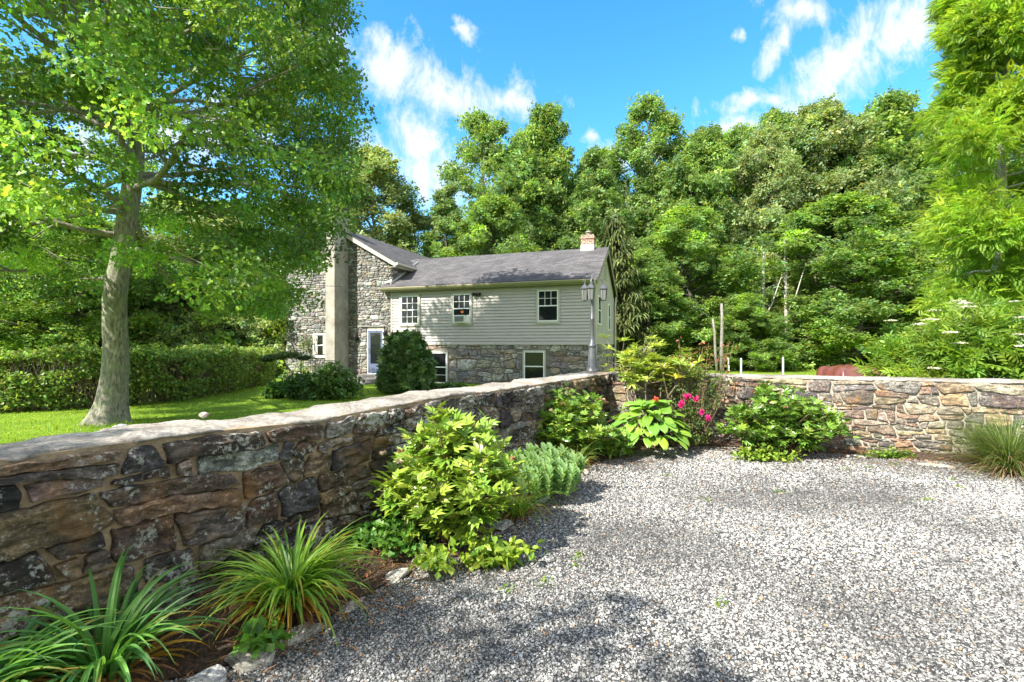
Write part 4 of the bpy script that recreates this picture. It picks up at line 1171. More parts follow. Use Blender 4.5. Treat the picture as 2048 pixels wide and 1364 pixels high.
def shrub(name, label, cat, loc, rx, ry, h, nclump, per, rc, size, tmpl, palette, seed, z0=.12, mat='leaf', stems=14, stem_mat='twig', stem_r=.008, group=None, up=.8, droop=.15, shell=.5, spread=.6, flat=.7, outward=.0):
    rng = np.random.default_rng(seed); t = thing(name, label, cat, loc, 0, group)
    c, u = dome(rng, nclump, rx - rc * .6, ry - rc * .6, h - rc * .5, z0, shell)
    ls = LS()
    for i in range(nclump):
        n = max(3, int(per * rng.uniform(.6, 1.4))); b = ball(rng, n, .5); pos = c[i] + b * np.array([rc, rc, rc * flat]) * rng.uniform(.7, 1.3)
        pos[:, 2] = np.maximum(pos[:, 2], .02)
        d = b * .7 + rng.normal(size=(n, 3)) * spread + u[i] * outward; d[:, 2] -= droop; nr = rng.normal(size=(n, 3)) * .5 + u[i] * .3; nr[:, 2] += up
        base = np.array(palette[int(rng.integers(0, len(palette)))]) * math.exp(rng.normal() * .15)
        ls.add(tmpl, pos, d, nr, size * rng.uniform(.65, 1.3, n), vary(rng, base, n, .18, .08))
    ls.build('foliage', M[mat], t)
    if stems:
        mb = MB()
        for k in range(stems):
            e = c[int(rng.integers(0, nclump))]; s = np.array([e[0] * .15, e[1] * .15, 0]); m = (s + e) / 2 + rng.normal(size=3) * .05 * h; m[2] = abs(m[2])
            mb.tube([s, m, e], [stem_r, stem_r * .8, stem_r * .45], 5, cap=False)
        mb.build('stems', M[stem_mat], t)
    return t, c, u, rng


G_MID = [(.20, .325, .095), (.17, .285, .09), (.25, .37, .095)]
G_DARK = [(.08, .15, .05), (.10, .175, .055), (.12, .20, .06)]
G_GREY = [(.26, .345, .145), (.225, .31, .135), (.30, .37, .155)]
G_LIME = [(.29, .44, .05), (.24, .39, .05), (.34, .48, .055)]
G_BIG = [(.14, .26, .055), (.175, .31, .055), (.11, .215, .045), (.235, .38, .065)]

prof_round = lambda f: math.sin(math.pi * min(1, .22 + .78 * f)) ** .7 * (1.0) + .06
prof_tall = lambda f: (.62 + .42 * math.sin(math.pi * min(1, f * 1.15))) * (1 - .5 * f ** 3)


# ------------------------------------------------------------------ big tree at the left
def big_tree():
    D = 9.85; b = P(222, 845, D)
    path = []
    for px, py in ((218, 852), (222, 800), (228, 700), (232, 600), (240, 500), (258, 400), (274, 300), (262, 200), (246, 90), (240, -60), (250, -220), (235, -420), (230, -600)):
        q = P(px, py, D); path.append((q[0] - b[0], 0.05 * math.sin(px), q[2]))
    rng = np.random.default_rng(4)
    prof = lambda f: (.80 + .30 * math.sin(math.pi * min(1, f * 1.5))) * (1 - .55 * f ** 3)
    trunk = path; H = path[-1][2]
    br, cl = skeleton(rng, H, 5.4, 3.2, .115, 84, 12, prof, trunk, (-.14, .85))
    def seen(q, m=0):
        x, y, z = q[0] + b[0], q[1] + b[1], q[2]
        if y < 3.5: return False
        px, py = CX + F * x / y, HY - F * (z - EYE) / y
        if py < -60: return True
        return px < np.interp(py, [-60, 60, 110, 330, 420, 520, 640], [705, 680, 738, 738, 690, 655, 590]) - m and py < np.interp(px, [0, 180, 260, 420, 560, 640, 700], [590, 580, 545, 625, 670, 600, 500]) - m * .6
    cl = [c for c in cl if seen(c[0], 16)]
    br = [(p, r_) for p, r_ in br if seen(p[-1]) and seen(p[len(p) // 2])]
    mb = MB(); zs = [p[2] for p in trunk]; rr = [.27, .238, .215, .20, .185, .175, .145, .125, .11, .09, .07, .045, .02]
    trunk_tube(mb, trunk, rr, 30, .6, 1, True)
    t = thing('shade_tree', 'large oak with pale grey trunk standing on the lawn behind the stone wall', 'tree', (b[0], b[1], -.0))
    tr = mb.build('trunk', M['bark_big'], t, smooth=True)
    bb = MB()
    for pts, r in br: bb.tube(pts, [x * 1.15 for x in r], 6, cap=False)
    bb.build('branches', M['bark_big'], tr, smooth=True)
    # bare twigs inside the crown
    tw = MB()
    for k in range(240):
        c = cl[int(rng.integers(0, len(cl)))][0]
        if c[2] > 9: continue
        p = np.asarray(c) * np.array([.8, .8, 1]) ; d = rng.normal(size=3); d[2] *= .5; d /= np.linalg.norm(d); q = [p]
        for m in range(4): d = d + rng.normal(size=3) * .3; d /= np.linalg.norm(d); q.append(q[-1] + d * .22)
        tw.tube(q, [.010, .008, .006, .004, .002], 3, cap=False)
    tw.build('twigs', M['bark_pale'], tr, kind='stuff')
    ls = LS()
    low = [(c, w) for c, w in cl if c[2] < 10.5]; high = [(c, w) for c, w in cl if c[2] >= 10.5]
    leaves_on(ls, rng, low, .55, 330, .085, OAK6, G_BIG, .6, .3, .6, .28, .7)
    leaves_on(ls, rng, high, .8, 60, .24, OAK, G_BIG, .55, .3)
    ls.build('crown', M['leaf'], t)


big_tree()


# ------------------------------------------------------------------ forest
def far_trees():
    V = []
    # variants (height 20)
    V.append(tree_meshes(21, 20, 4.6, 3, .28, 40, 9, .85, 62, .30, CLUSTER, G_GREY, prof_round, bark='bark_pale'))
    V.append(tree_meshes(22, 20, 4.2, 3, .26, 44, 9, .80, 56, .29, CLUSTER, G_MID, prof_tall))
    V.append(tree_meshes(23, 20, 3.4, 2, .22, 44, 8, .72, 52, .28, CLUSTER, [G_MID[1], G_MID[0], G_GREY[1]], prof_tall))
    V.append(tree_meshes(24, 20, 5.6, 1.5, .30, 48, 10, .90, 62, .29, CLUSTER, G_MID + [G_LIME[1]], prof_round, lift=(.12, 1.0)))
    V.append(tree_meshes(25, 20, 4.4, 4, .24, 36, 8, .75, 40, .27, CLUSTER, G_MID, prof_round, bark='bark_pale'))
    rnd = random.Random(3)
    def at(px, top, width, d, var, label, name='tree', base=None, group='trees along the edge of the wood'):
        X = (px - CX) / F * d; Hh = EYE + (HY - top) / F * d; R = width / F * d / 2; Rv = (4.6, 4.2, 3.4, 5.6, 4.4)[var] * .74
        sz = Hh / 20.0
        put_tree(V[var], name, label, 'tree', (X, d, 0), (R / Rv, R / Rv, sz), rnd.uniform(0, 6.28), group)
    at(778, 305, 190, 36, 0, 'broad greyish green tree rising directly behind the dark sloping roof of the stone gable', 'broadleaf_tree')
    at(918, 368, 105, 34, 2, 'narrow dark tree just right of the sky gap, behind the wing roof', 'broadleaf_tree')
    at(988, 212, 180, 40, 4, 'tall airy tree with sky showing through, left of the twin crowns behind the wing', 'broadleaf_tree')
    at(1100, 212, 150, 42, 1, 'tall tree with a blunt leaning top above the middle of the wing roof', 'broadleaf_tree')
    at(1215, 300, 150, 46, 3, 'grey-green crown filling the dip behind the brick chimney', 'broadleaf_tree')
    at(1460, 255, 150, 47, 3, 'soft crown right behind the rounded shoulder tree', 'broadleaf_tree')
    at(1545, 228, 150, 48, 1, 'upright crown left of the high broad crown', 'broadleaf_tree')
    at(1755, 205, 150, 49, 3, 'crown between the open crown and the high dense crown', 'broadleaf_tree')
    at(1050, 250, 150, 45, 3, 'fuller crown between the airy tree and the blunt-topped tree', 'broadleaf_tree')
    at(1168, 300, 130, 38, 2, 'dark tree behind the small brick chimney', 'broadleaf_tree')
    at(1262, 330, 120, 44, 2, 'dark tree between the brick chimney and the tallest pointed crown', 'broadleaf_tree')
    at(1335, 192, 190, 44, 4, 'tallest pointed thin-topped tree right of the lamp post', 'broadleaf_tree')
    at(1412, 262, 150, 41, 1, 'rounded tree with trunk showing, on the right shoulder of the pointed tree', 'broadleaf_tree')
    at(1500, 262, 150, 43, 0, 'lower grey-green crown in the dip of the tree line', 'broadleaf_tree')
    at(1600, 200, 200, 45, 0, 'high broad crown below the big slanting cloud', 'broadleaf_tree')
    at(1700, 212, 170, 46, 4, 'open crown with light gaps in the middle of the right tree line', 'broadleaf_tree')
    at(1800, 190, 190, 43, 1, 'high dense crown left of the bright feathery tree', 'broadleaf_tree')
    at(1890, 200, 190, 46, 3, 'crown half hidden behind the bright feathery tree', 'broadleaf_tree')
    at(1720, 388, 270, 31, 3, 'wide light green tree whose branches reach the ground behind the tarpaulin', 'broadleaf_tree')
    at(1385, 420, 200, 33, 3, 'leafy mid-height tree behind the two bare grey trunks', 'broadleaf_tree')
    at(1010, 395, 170, 32, 3, 'yellow-green tree top just above the wing roof ridge', 'broadleaf_tree')
    at(1290, 500, 120, 30, 1, 'small leafy tree beside the drooping conifer', 'broadleaf_tree')
    at(1500, 588, 110, 29, 3, 'small pale green tree left of the dark opening in the wood', 'small_tree')
    at(2000, 330, 220, 30, 1, 'shaded tree behind the pale trunk at the right edge', 'broadleaf_tree')
    # left background, beyond the hedge
    L = 'trees beyond the hedge'
    at(20, 400, 330, 22, 3, 'dark spreading tree beyond the hedge at the left edge of the photo', 'broadleaf_tree', group=L)
    at(150, 430, 230, 20, 3, 'low dark tree directly behind the pale oak trunk', 'broadleaf_tree', group=L)
    at(330, 375, 270, 25, 0, 'sunlit tree beyond the hedge, right of the oak trunk', 'broadleaf_tree', group=L)
    at(455, 400, 170, 28, 3, 'mid green tree between the oak trunk and the stone gable', 'broadleaf_tree', group=L)
    at(550, 560, 130, 24.5, 1, 'dark tree touching the left corner of the stone gable', 'broadleaf_tree', group=L)
    at(620, 400, 160, 42, 0, 'far tree seen over the left slope of the stone house', 'broadleaf_tree', group=L)
    at(-150, 400, 420, 24, 3, 'tree beyond the hedge cut by the left edge', 'broadleaf_tree', group=L)
    for (px, d_, h_, w_, ln, lab) in ((1515, 31.5, 7.5, .13, .1, 'thin pale trunk in the dark opening of the wood'), (1562, 32.0, 8.5, .12, -.1, 'thin grey trunk at the right side of the dark opening'), (2036, 18.5, 8.5, .12, .05, 'slim pale trunk at the far right edge behind the elderberry')):
        t = MB(); X_ = (px - CX) / F * d_; t.tube([(-ln * .2, 0, 0), (0, 0, h_ * .35), (ln * .5, 0, h_ * .7), (ln, 0, h_)], [w_, w_ * .9, w_ * .7, w_ * .4], 9); t.tube([(0, 0, h_ * .4), (.5, -.2, h_ * .55), (1.1, -.3, h_ * .8)], [w_ * .5, w_ * .35, w_ * .12], 6); t.build('bare_trunk', M['bark_pale'], loc=(X_, d_ - .6, 0), label=lab, cat='tree trunk', smooth=True)
    # trees at the photographer's back, mirrored in the panes; a sparse limb of the nearest shades the near drive
    for (x, y, sx, sz, v, lab) in ((-14, -22, 1.1, .8, 3, 'wide tree far behind the camera on its left, outside the photo'), (4, -26, 1.2, .8, 0, 'greyish tree straight behind the camera, outside the photo'), (18, -24, 1.1, .85, 1, 'tree far behind the camera on its right, outside the photo')):
        put_tree(V[v], 'broadleaf_tree', lab, 'tree', (x, y, 0), (sx, sx, sz), x, 'trees behind the drive')
    rng = np.random.default_rng(90); t = thing('young_tree', 'young tree left of the camera, outside the photo, that shades the near gravel', 'tree', (-7.2, -2.8, 0)); mb = MB(); ls = LS()
    mb.tube([(0, 0, 0), (.1, .1, 2.5), (0, 0, 5), (0, .2, 7.5)], [.14, .12, .08, .02], 10)
    cl = []
    for (x, y, z, w) in ((-4.25, -1.35, 5.5, .5), (-3.75, -1.15, 5.5, .42), (-3.35, -1.6, 5.4, .42), (-4.8, -1.0, 5.6, .42), (-5.9, -.8, 5.4, .62), (-6.4, -.9, 5.8, .7), (-5.5, -1.6, 5.9, .6), (-6.9, -1.4, 5.3, .7), (-7.2, -.7, 5.7, .7), (-4.6, -2.6, 5.9, .6), (-3.9, -2.4, 5.6, .5), (-7.2, -2.6, 7.3, .9), (-6.6, -3.2, 6.6, .8), (-8.2, -2.2, 6.4, .8), (-8.6, -1.2, 5.8, .8), (-2.9, -2.3, 5.2, .4), (-2.4, -1.9, 5.1, .35)):
        e = np.array([x + 7.2, y + 2.8, z]); mb.tube([(0, 0, z - 1.6), e * np.array([.5, .5, 1]) + [0, 0, -.6], e], [.05, .035, .01], 5); cl.append((e, w))
    mb.build('trunk', M['bark'], t); leaves_on(ls, rng, cl, .85, 620, .10, OAK, G_BIG, .6); ls.build('crown', M['leaf'], t)
    # the deep wood behind, one mass
    rng = np.random.default_rng(77); ls = LS(); cl = []
    xs = np.linspace(-60, 78, 46)
    for i, x in enumerate(xs):
        for row in range(2):
            d = 51 + row * 7 + rng.uniform(-2, 2); hmax = (17.5 + 3.5 * noise.noise(Vector((x * .11, row, 0)))) * (.5 if x < -26 else 1.0)
            if -9.5 < x < -5.5: hmax *= .4
            if -26 < x < -9: hmax *= .65
            for k in range(34):
                z = hmax * rng.random() ** .8; cl.append((np.array([x + rng.normal() * 1.6, d + rng.normal() * 1.5, z]), 1.0))
    leaves_on(ls, rng, cl, 1.5, 52, .44, CLUSTER, G_MID + G_GREY[:1] + G_DARK[2:], .9, .2)
    ls.build('forest', M['leaf'], label='dense dark wood filling in behind the separate trees', cat='forest', kind='stuff')
    # undergrowth at the wood's edge
    rng = np.random.default_rng(78); ls = LS(); cl = []
    for x in np.linspace(-3, 42, 120):
        d = 31.5 + 2.0 * math.sin(x * .7) + rng.normal() * .5 + .03 * x; top = 1.0 + 1.2 * rng.random()
        for k in range(5): cl.append((np.array([x + rng.normal() * .4, d + rng.normal() * .6 + k * .3, top * rng.random()]), .8))
    leaves_on(ls, rng, cl, .7, 46, .30, CLUSTER, G_MID + G_LIME[:1], .7, .2)
    ls.build('undergrowth', M['leaf'], label='tangled light green undergrowth along the foot of the wood', cat='undergrowth', kind='stuff')
    rng = np.random.default_rng(79); ls = LS(); cl = []
    for x in np.linspace(-27, -9.5, 60):
        d = 19.5 + .25 * (x + 27) + rng.normal() * .5
        for k in range(7): cl.append((np.array([x + rng.normal() * .5, d + rng.normal() * .6, 3.0 * rng.random()]), .8))
    leaves_on(ls, rng, cl, .75, 60, .22, CLUSTER, G_MID + G_GREY + G_LIME[:1], .8, .2)
    ls.build('thicket', M['leaf'], label='dark thicket of bushes just beyond the clipped hedge', cat='thicket', kind='stuff')


far_trees()


def conifer(px, top, width, d, label, seed):
    rng = np.random.default_rng(seed); X = (px - CX) / F * d; H = EYE + (HY - top) / F * d; R = width / F * d / 2
    t = thing('conifer', label, 'tree', (X, d, 0)); mb = MB(); mb.tube([(0, 0, 0), (.05, 0, H * .5), (0, 0, H)], [.22, .14, .02], 8); tr = mb.build('trunk', M['bark'], t)
    bb = MB(); ls = LS()
    for k in range(95):
        f = k / 95; z = .8 + (H - 1.0) * f; az = k * 2.4 + rng.normal() * .3; L = R * (1 - f) ** .75 * rng.uniform(.75, 1.15) + .15
        pts = [np.array([math.cos(az) * L * s, math.sin(az) * L * s, z + L * (.10 * s - .38 * s * s + .12 * s ** 3)]) for s in (0, .25, .5, .75, 1)]
        bb.tube(pts, [.035, .028, .02, .012, .006], 4, cap=False)
        n = int(46 * L) + 8; s = rng.random(n) ** .8; i = np.minimum((s * 4).astype(int), 3); fr = (s * 4 - i)[:, None]; A = np.array(pts)
        pos = A[i] * (1 - fr) + A[i + 1] * fr + rng.normal(size=(n, 3)) * .06; azz = az + rng.normal(size=n) * 1.1
        c = vary(rng, (.105, .135, .045), n, .3, .08)
        ls.blades(pos, azz, rng.uniform(-.6, .3, n), rng.uniform(.35, .75, n), rng.uniform(.07, .13, n), rng.uniform(.8, 1.4, n), c, seg=3, fold=.5)
    bb.build('branches', M['bark'], tr); ls.build('crown', M['needle'], t)


conifer(1228, 425, 150, 27.5, 'weeping olive-green spruce behind the gable end and lamp post', 31)


def hedge():
    rng = np.random.default_rng(9)
    path = np.array([(-26, 9.3), (-18, 9.8), (-14, 10.6), (-11.7, 11.2), (-10.4, 12.0), (-9.6, 12.8), (-9.2, 14.2), (-9.3, 16.0), (-9.5, 18.0), (-10.0, 20.5)])
    seg = np.linalg.norm(np.diff(path, axis=0), axis=1); cum = np.concatenate([[0], np.cumsum(seg)]); L = cum[-1]
    t = thing('hedge', 'long clipped privet hedge crossing the lawn behind the oak', 'hedge'); ls = LS()
    def pt(s): return np.stack([np.interp(s, cum, path[:, 0]), np.interp(s, cum, path[:, 1])], 1)
    N = 60000; s = L * rng.random(N) ** .85; c = pt(s); tg = pt(np.minimum(s + .1, L)) - pt(np.maximum(s - .1, 0)); tg = unit(tg); nn = np.stack([tg[:, 1], -tg[:, 0]], 1)
    top = 1.34 + .09 * np.sin(s * 1.3) + .05 * np.sin(s * 3.7 + 1)
    u = rng.random(N); onTop = u < .42
    w = np.where(onTop, rng.uniform(-1.5, 0, N), rng.normal(0, .09, N) + .08 * np.sin(s * 2.2 + 2 * (rng.random(N) > 2)))
    # front face bulges, thinner at the foot
    z = np.where(onTop, top + rng.normal(0, .05, N), top * rng.random(N) ** .75)
    w = np.where(onTop, w, w - .18 * np.abs(z / top - .55))
    pos = np.stack([c[:, 0] + nn[:, 0] * w, c[:, 1] + nn[:, 1] * w, z], 1)
    keep = onTop | (np.array([noise.noise(Vector((a * 1.1, b * 2.2, 4))) for a, b in zip(s, z)]) > -.18); pos = pos[keep]; onTop = onTop[keep]; z = z[keep]; M_ = len(pos)
    d = rng.normal(size=(M_, 3)); d[:, 2] += .2; nr = rng.normal(size=(M_, 3)) * .6; nr[:, 2] += .8
    col = vary(rng, (.21, .315, .08), M_, .3, .14)
    ls.add(LEAF4W, pos, d, nr, .085 * rng.uniform(.6, 1.3, M_), col); ls.build('foliage', M['leaf'], t)
    mb = MB()
    for k in range(1500):
        s0 = L * rng.random(1); c0 = pt(s0)[0]; tgv = unit(pt(s0 + .1) - pt(s0 - .1))[0]; n0 = np.array([tgv[1], -tgv[0]]); w = rng.uniform(-.35, .0)
        a = np.array([*(c0 + n0 * (w - .1)), 0]); dd = tgv * rng.normal() * .3 + n0 * rng.uniform(-.02, .16)
        b = a + np.array([*(dd * .6), .65]) + rng.normal(size=3) * .04; e = a + np.array([*dd, rng.uniform(1.0, 1.28)])
        mb.tube([a, b, e], [.009, .006, .003], 3, cap=False)
    mb.build('stems', M['twig'], t)
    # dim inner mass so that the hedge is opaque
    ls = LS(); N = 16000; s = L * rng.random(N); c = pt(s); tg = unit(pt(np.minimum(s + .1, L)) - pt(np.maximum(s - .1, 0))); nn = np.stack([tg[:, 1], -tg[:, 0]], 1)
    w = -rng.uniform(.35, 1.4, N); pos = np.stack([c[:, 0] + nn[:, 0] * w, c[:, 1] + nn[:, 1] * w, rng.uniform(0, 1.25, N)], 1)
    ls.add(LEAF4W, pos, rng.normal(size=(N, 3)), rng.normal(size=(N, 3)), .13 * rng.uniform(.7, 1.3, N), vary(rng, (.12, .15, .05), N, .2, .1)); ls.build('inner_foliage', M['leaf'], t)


hedge()


def walnut():
    d = 13.2; X = (1995 - CX) / F * d
    rng = np.random.default_rng(15)
    trunk = [(0, 0, -.1), (.05, 0, 1.5), (-.05, .05, 3), (.15, 0, 5), (.2, .1, 7.5), (.3, 0, 10), (.3, 0, 13)]
    t = thing('walnut_tree', 'bright lime feathery-leaved tree filling the right edge', 'tree', (X, d, 0))
    pr = lambda f: (.75 + .35 * math.sin(math.pi * min(1, f * 1.3))) * (1 - .4 * f ** 2)
    br, cl = skeleton(rng, 13, 2.35, 2.6, .08, 56, 9, pr, trunk, (-.05, .7))
    cl = [c for c in cl if CX + F * (c[0][0] + X) / (c[0][1] + d) > 1888 + 30 * math.sin(c[0][2] * 2.1)]; br = [q for q in br if CX + F * (q[0][-1][0] + X) / (q[0][-1][1] + d) > 1860]
    mb = MB(); trunk_tube(mb, trunk, [.15, .125, .11, .10, .08, .06, .02], 14, .2, 3, True); tr = mb.build('trunk', M['bark_pale'], t, smooth=True)
    bb = MB()
    for p, r in br: bb.tube(p, r, 5, cap=False)
    bb.build('branches', M['bark_pale'], tr); ls = LS()
    for (c, w) in cl:
        n = int(80 * w); out = np.array([c[0], c[1], 0]); out /= max(np.linalg.norm(out), .01)
        b = ball(rng, n, .5); pos = np.asarray(c) + b * np.array([.5, .5, .4]); dd = b * .6 + out * .6 + rng.normal(size=(n, 3)) * .5; dd[:, 2] -= .1
        nr = rng.normal(size=(n, 3)) * .3; nr[:, 2] += 1
        base = np.array(G_LIME[int(rng.integers(0, 3))]) * math.exp(rng.normal() * .15)
        ls.add(PINNATE, pos, dd, nr, .27 * rng.uniform(.7, 1.25, n), vary(rng, base, n, .15, .08))
    ls.build('crown', M['leaf'], t)


walnut()


def elder():
    t, c, u, rng = shrub('elderberry_bush', 'big elderberry bush with flat cream flower heads behind the right wall', 'bush', (10.0, 9.6, 0), 2.85, 1.5, 2.45, 330, 22, .34, .30, multi([(LANCE, (0, .25 * k, 0), s * 1.0, .0, .55) for k in range(3) for s in (-1, 1)] + [(LANCE, (0, .6, 0), 0, 0, .55)]), [(.21, .33, .045), (.25, .37, .05), (.16, .28, .04)], 41, stems=30, shell=.4, outward=.5)
    top = [i for i in range(len(c)) if u[i][2] > .25 or u[i][1] < -.3]
    for k in range(52):
        i = top[int(rng.integers(0, len(top)))]; p = c[i] * np.array([1.03, 1.08, 1.0]) + u[i] * .38 + np.array([0, -.1, .24]); ls = LS(); n = 70
        a = rng.random(n) * 6.28; r = .11 * np.sqrt(rng.random(n)); q = np.stack([r * np.cos(a), r * np.sin(a), .02 * np.cos(r * 14) + rng.normal(size=n) * .004], 1)
        nr = rng.normal(size=(n, 3)) * .3; nr[:, 2] += 1
        ls.add(LEAF4W, q, rng.normal(size=(n, 3)) * np.array([1, 1, .1]), nr, .045, vary(rng, (.78, .76, .62), n, .06, .04))
        ls.build('flower_head', M['petal'], t, loc=p)


elder()


# ------------------------------------------------------------------ planting by the walls
def peony(label, loc, rx, ry, h, n, seed, palette, nfl=6, size=.15):
    rng = np.random.default_rng(seed); t = thing('peony_bush', label, 'plant', loc, 0, 'peonies along the stone walls'); st = MB(); ls = LS()
    for k in range(n):
        az = rng.random() * 6.28; r = math.sqrt(rng.random()); ex, ey = rx * r * math.cos(az), ry * r * math.sin(az); ez = h * (1 - .6 * r ** 2.0) * rng.uniform(.62, 1.12)
        s = np.array([ex * .25, ey * .25, 0]); e = np.array([ex, ey, ez]); m = s + (e - s) * .55 + np.array([-ex * .1, -ey * .1, .12 * h])
        st.tube([s, m, e], [.006, .005, .003], 5, cap=False)
        nl = 15
        for q in range(nl):
            f = .22 + .78 * (q + .5) / nl; p = (1 - f) ** 2 * s + 2 * f * (1 - f) * m + f * f * e; a2 = az + q * 2.4 + rng.normal() * .3
            dd = np.array([[math.cos(a2), math.sin(a2), .75 + rng.normal() * .35 - .9 * (1 - f)]]); off = dd[0] / np.linalg.norm(dd[0]) * size * rng.uniform(.1, .6)
            nr = np.array([[rng.normal() * .45, rng.normal() * .45, 1.0]]); c = vary(rng, palette[int(rng.integers(0, len(palette)))], 1, .16, .07)
            ls.add(PEONY, (p + off)[None, :], dd, nr, size * .78 * rng.uniform(.7, 1.2), c)
    st.build('stems', M['stem_red'], t); ls.build('foliage', M['leaf_gloss'], t)
    for k in range(nfl):
        az = rng.random() * 6.28; r = math.sqrt(rng.random()) * .9; p = np.array([rx * r * math.cos(az), ry * r * math.sin(az) - .05, h * (1 - .4 * r ** 2) * 1.02 + .03]); fl = LS(); m = 16
        dd = rng.normal(size=(m, 3)); dd[:, 2] = np.abs(dd[:, 2]) * .6; fl.add(LEAF4W, np.zeros((m, 3)), dd, rng.normal(size=(m, 3)), .032, vary(rng, (.34, .20, .11) if k % 3 else (.50, .40, .28), m, .2, .05))
        fl.build('spent_flower', M['petal'], t, loc=p)
    return t


def daylily(label, loc, n, L, seed, palette, width=.023, yellow=.12, spread=1.0, el0=1.25, rb=.10, weeping=1.9):
    rng = np.random.default_rng(seed); t = thing('daylily_clump', label, 'plant', loc, 0, 'strappy daylily clumps'); ls = LS()
    az = rng.random(n) * 6.283; el = np.clip(rng.normal(el0, .2, n), .5, 1.5); ln = L * rng.uniform(.6, 1.1, n); base = np.stack([np.cos(az), np.sin(az), np.zeros(n)], 1) * (rb * rng.random(n))[:, None]
    col = np.array([palette[int(i)] for i in rng.integers(0, len(palette), n)]) * np.exp(rng.normal(0, .18, (n, 1)))
    ye = rng.random(n) < yellow; col[ye] = np.array([(.42, .26, .03)]) * np.exp(rng.normal(0, .25, (ye.sum(), 1))); ln[ye] *= .85; el[ye] -= .45
    tip = col.copy(); tm = rng.random(n) < .15; tip[tm] = (.40, .28, .05)
    ls.blades(base, az, el, ln, width * rng.uniform(.6, 1.15, n), rng.uniform(weeping * .6, weeping * 1.15, n), col, 10, .3, rng.normal(size=n) * .25, tip)
    ls.build('blades', M['leaf'], t)
    # brown thatch at the foot
    ls = LS(); m = int(n * .35); az = rng.random(m) * 6.283; base = np.stack([np.cos(az), np.sin(az), np.zeros(m)], 1) * .1 * rng.random((m, 1))
    ls.blades(base, az, rng.uniform(.1, 1.0, m), L * rng.uniform(.25, .55, m), width * .7 * np.ones(m), rng.uniform(.8, 1.6, m), vary(rng, (.30, .16, .06), m, .3, .05), 5, .3)
    ls.build('dry_leaves', M['leaf'], t)
    return t


D_G = [(.17, .33, .04), (.22, .39, .045), (.27, .43, .05), (.12, .26, .04)]
D_B = [(.08, .23, .06), (.12, .30, .07), (.16, .36, .07)]  # daylilies under tree shade: its darker blue-green is put into the blade colour
PE_L = [(.26, .38, .05), (.30, .42, .06), (.20, .33, .04)]
PE_M = [(.15, .27, .035), (.19, .32, .045), (.11, .22, .03)]
ZB = .10


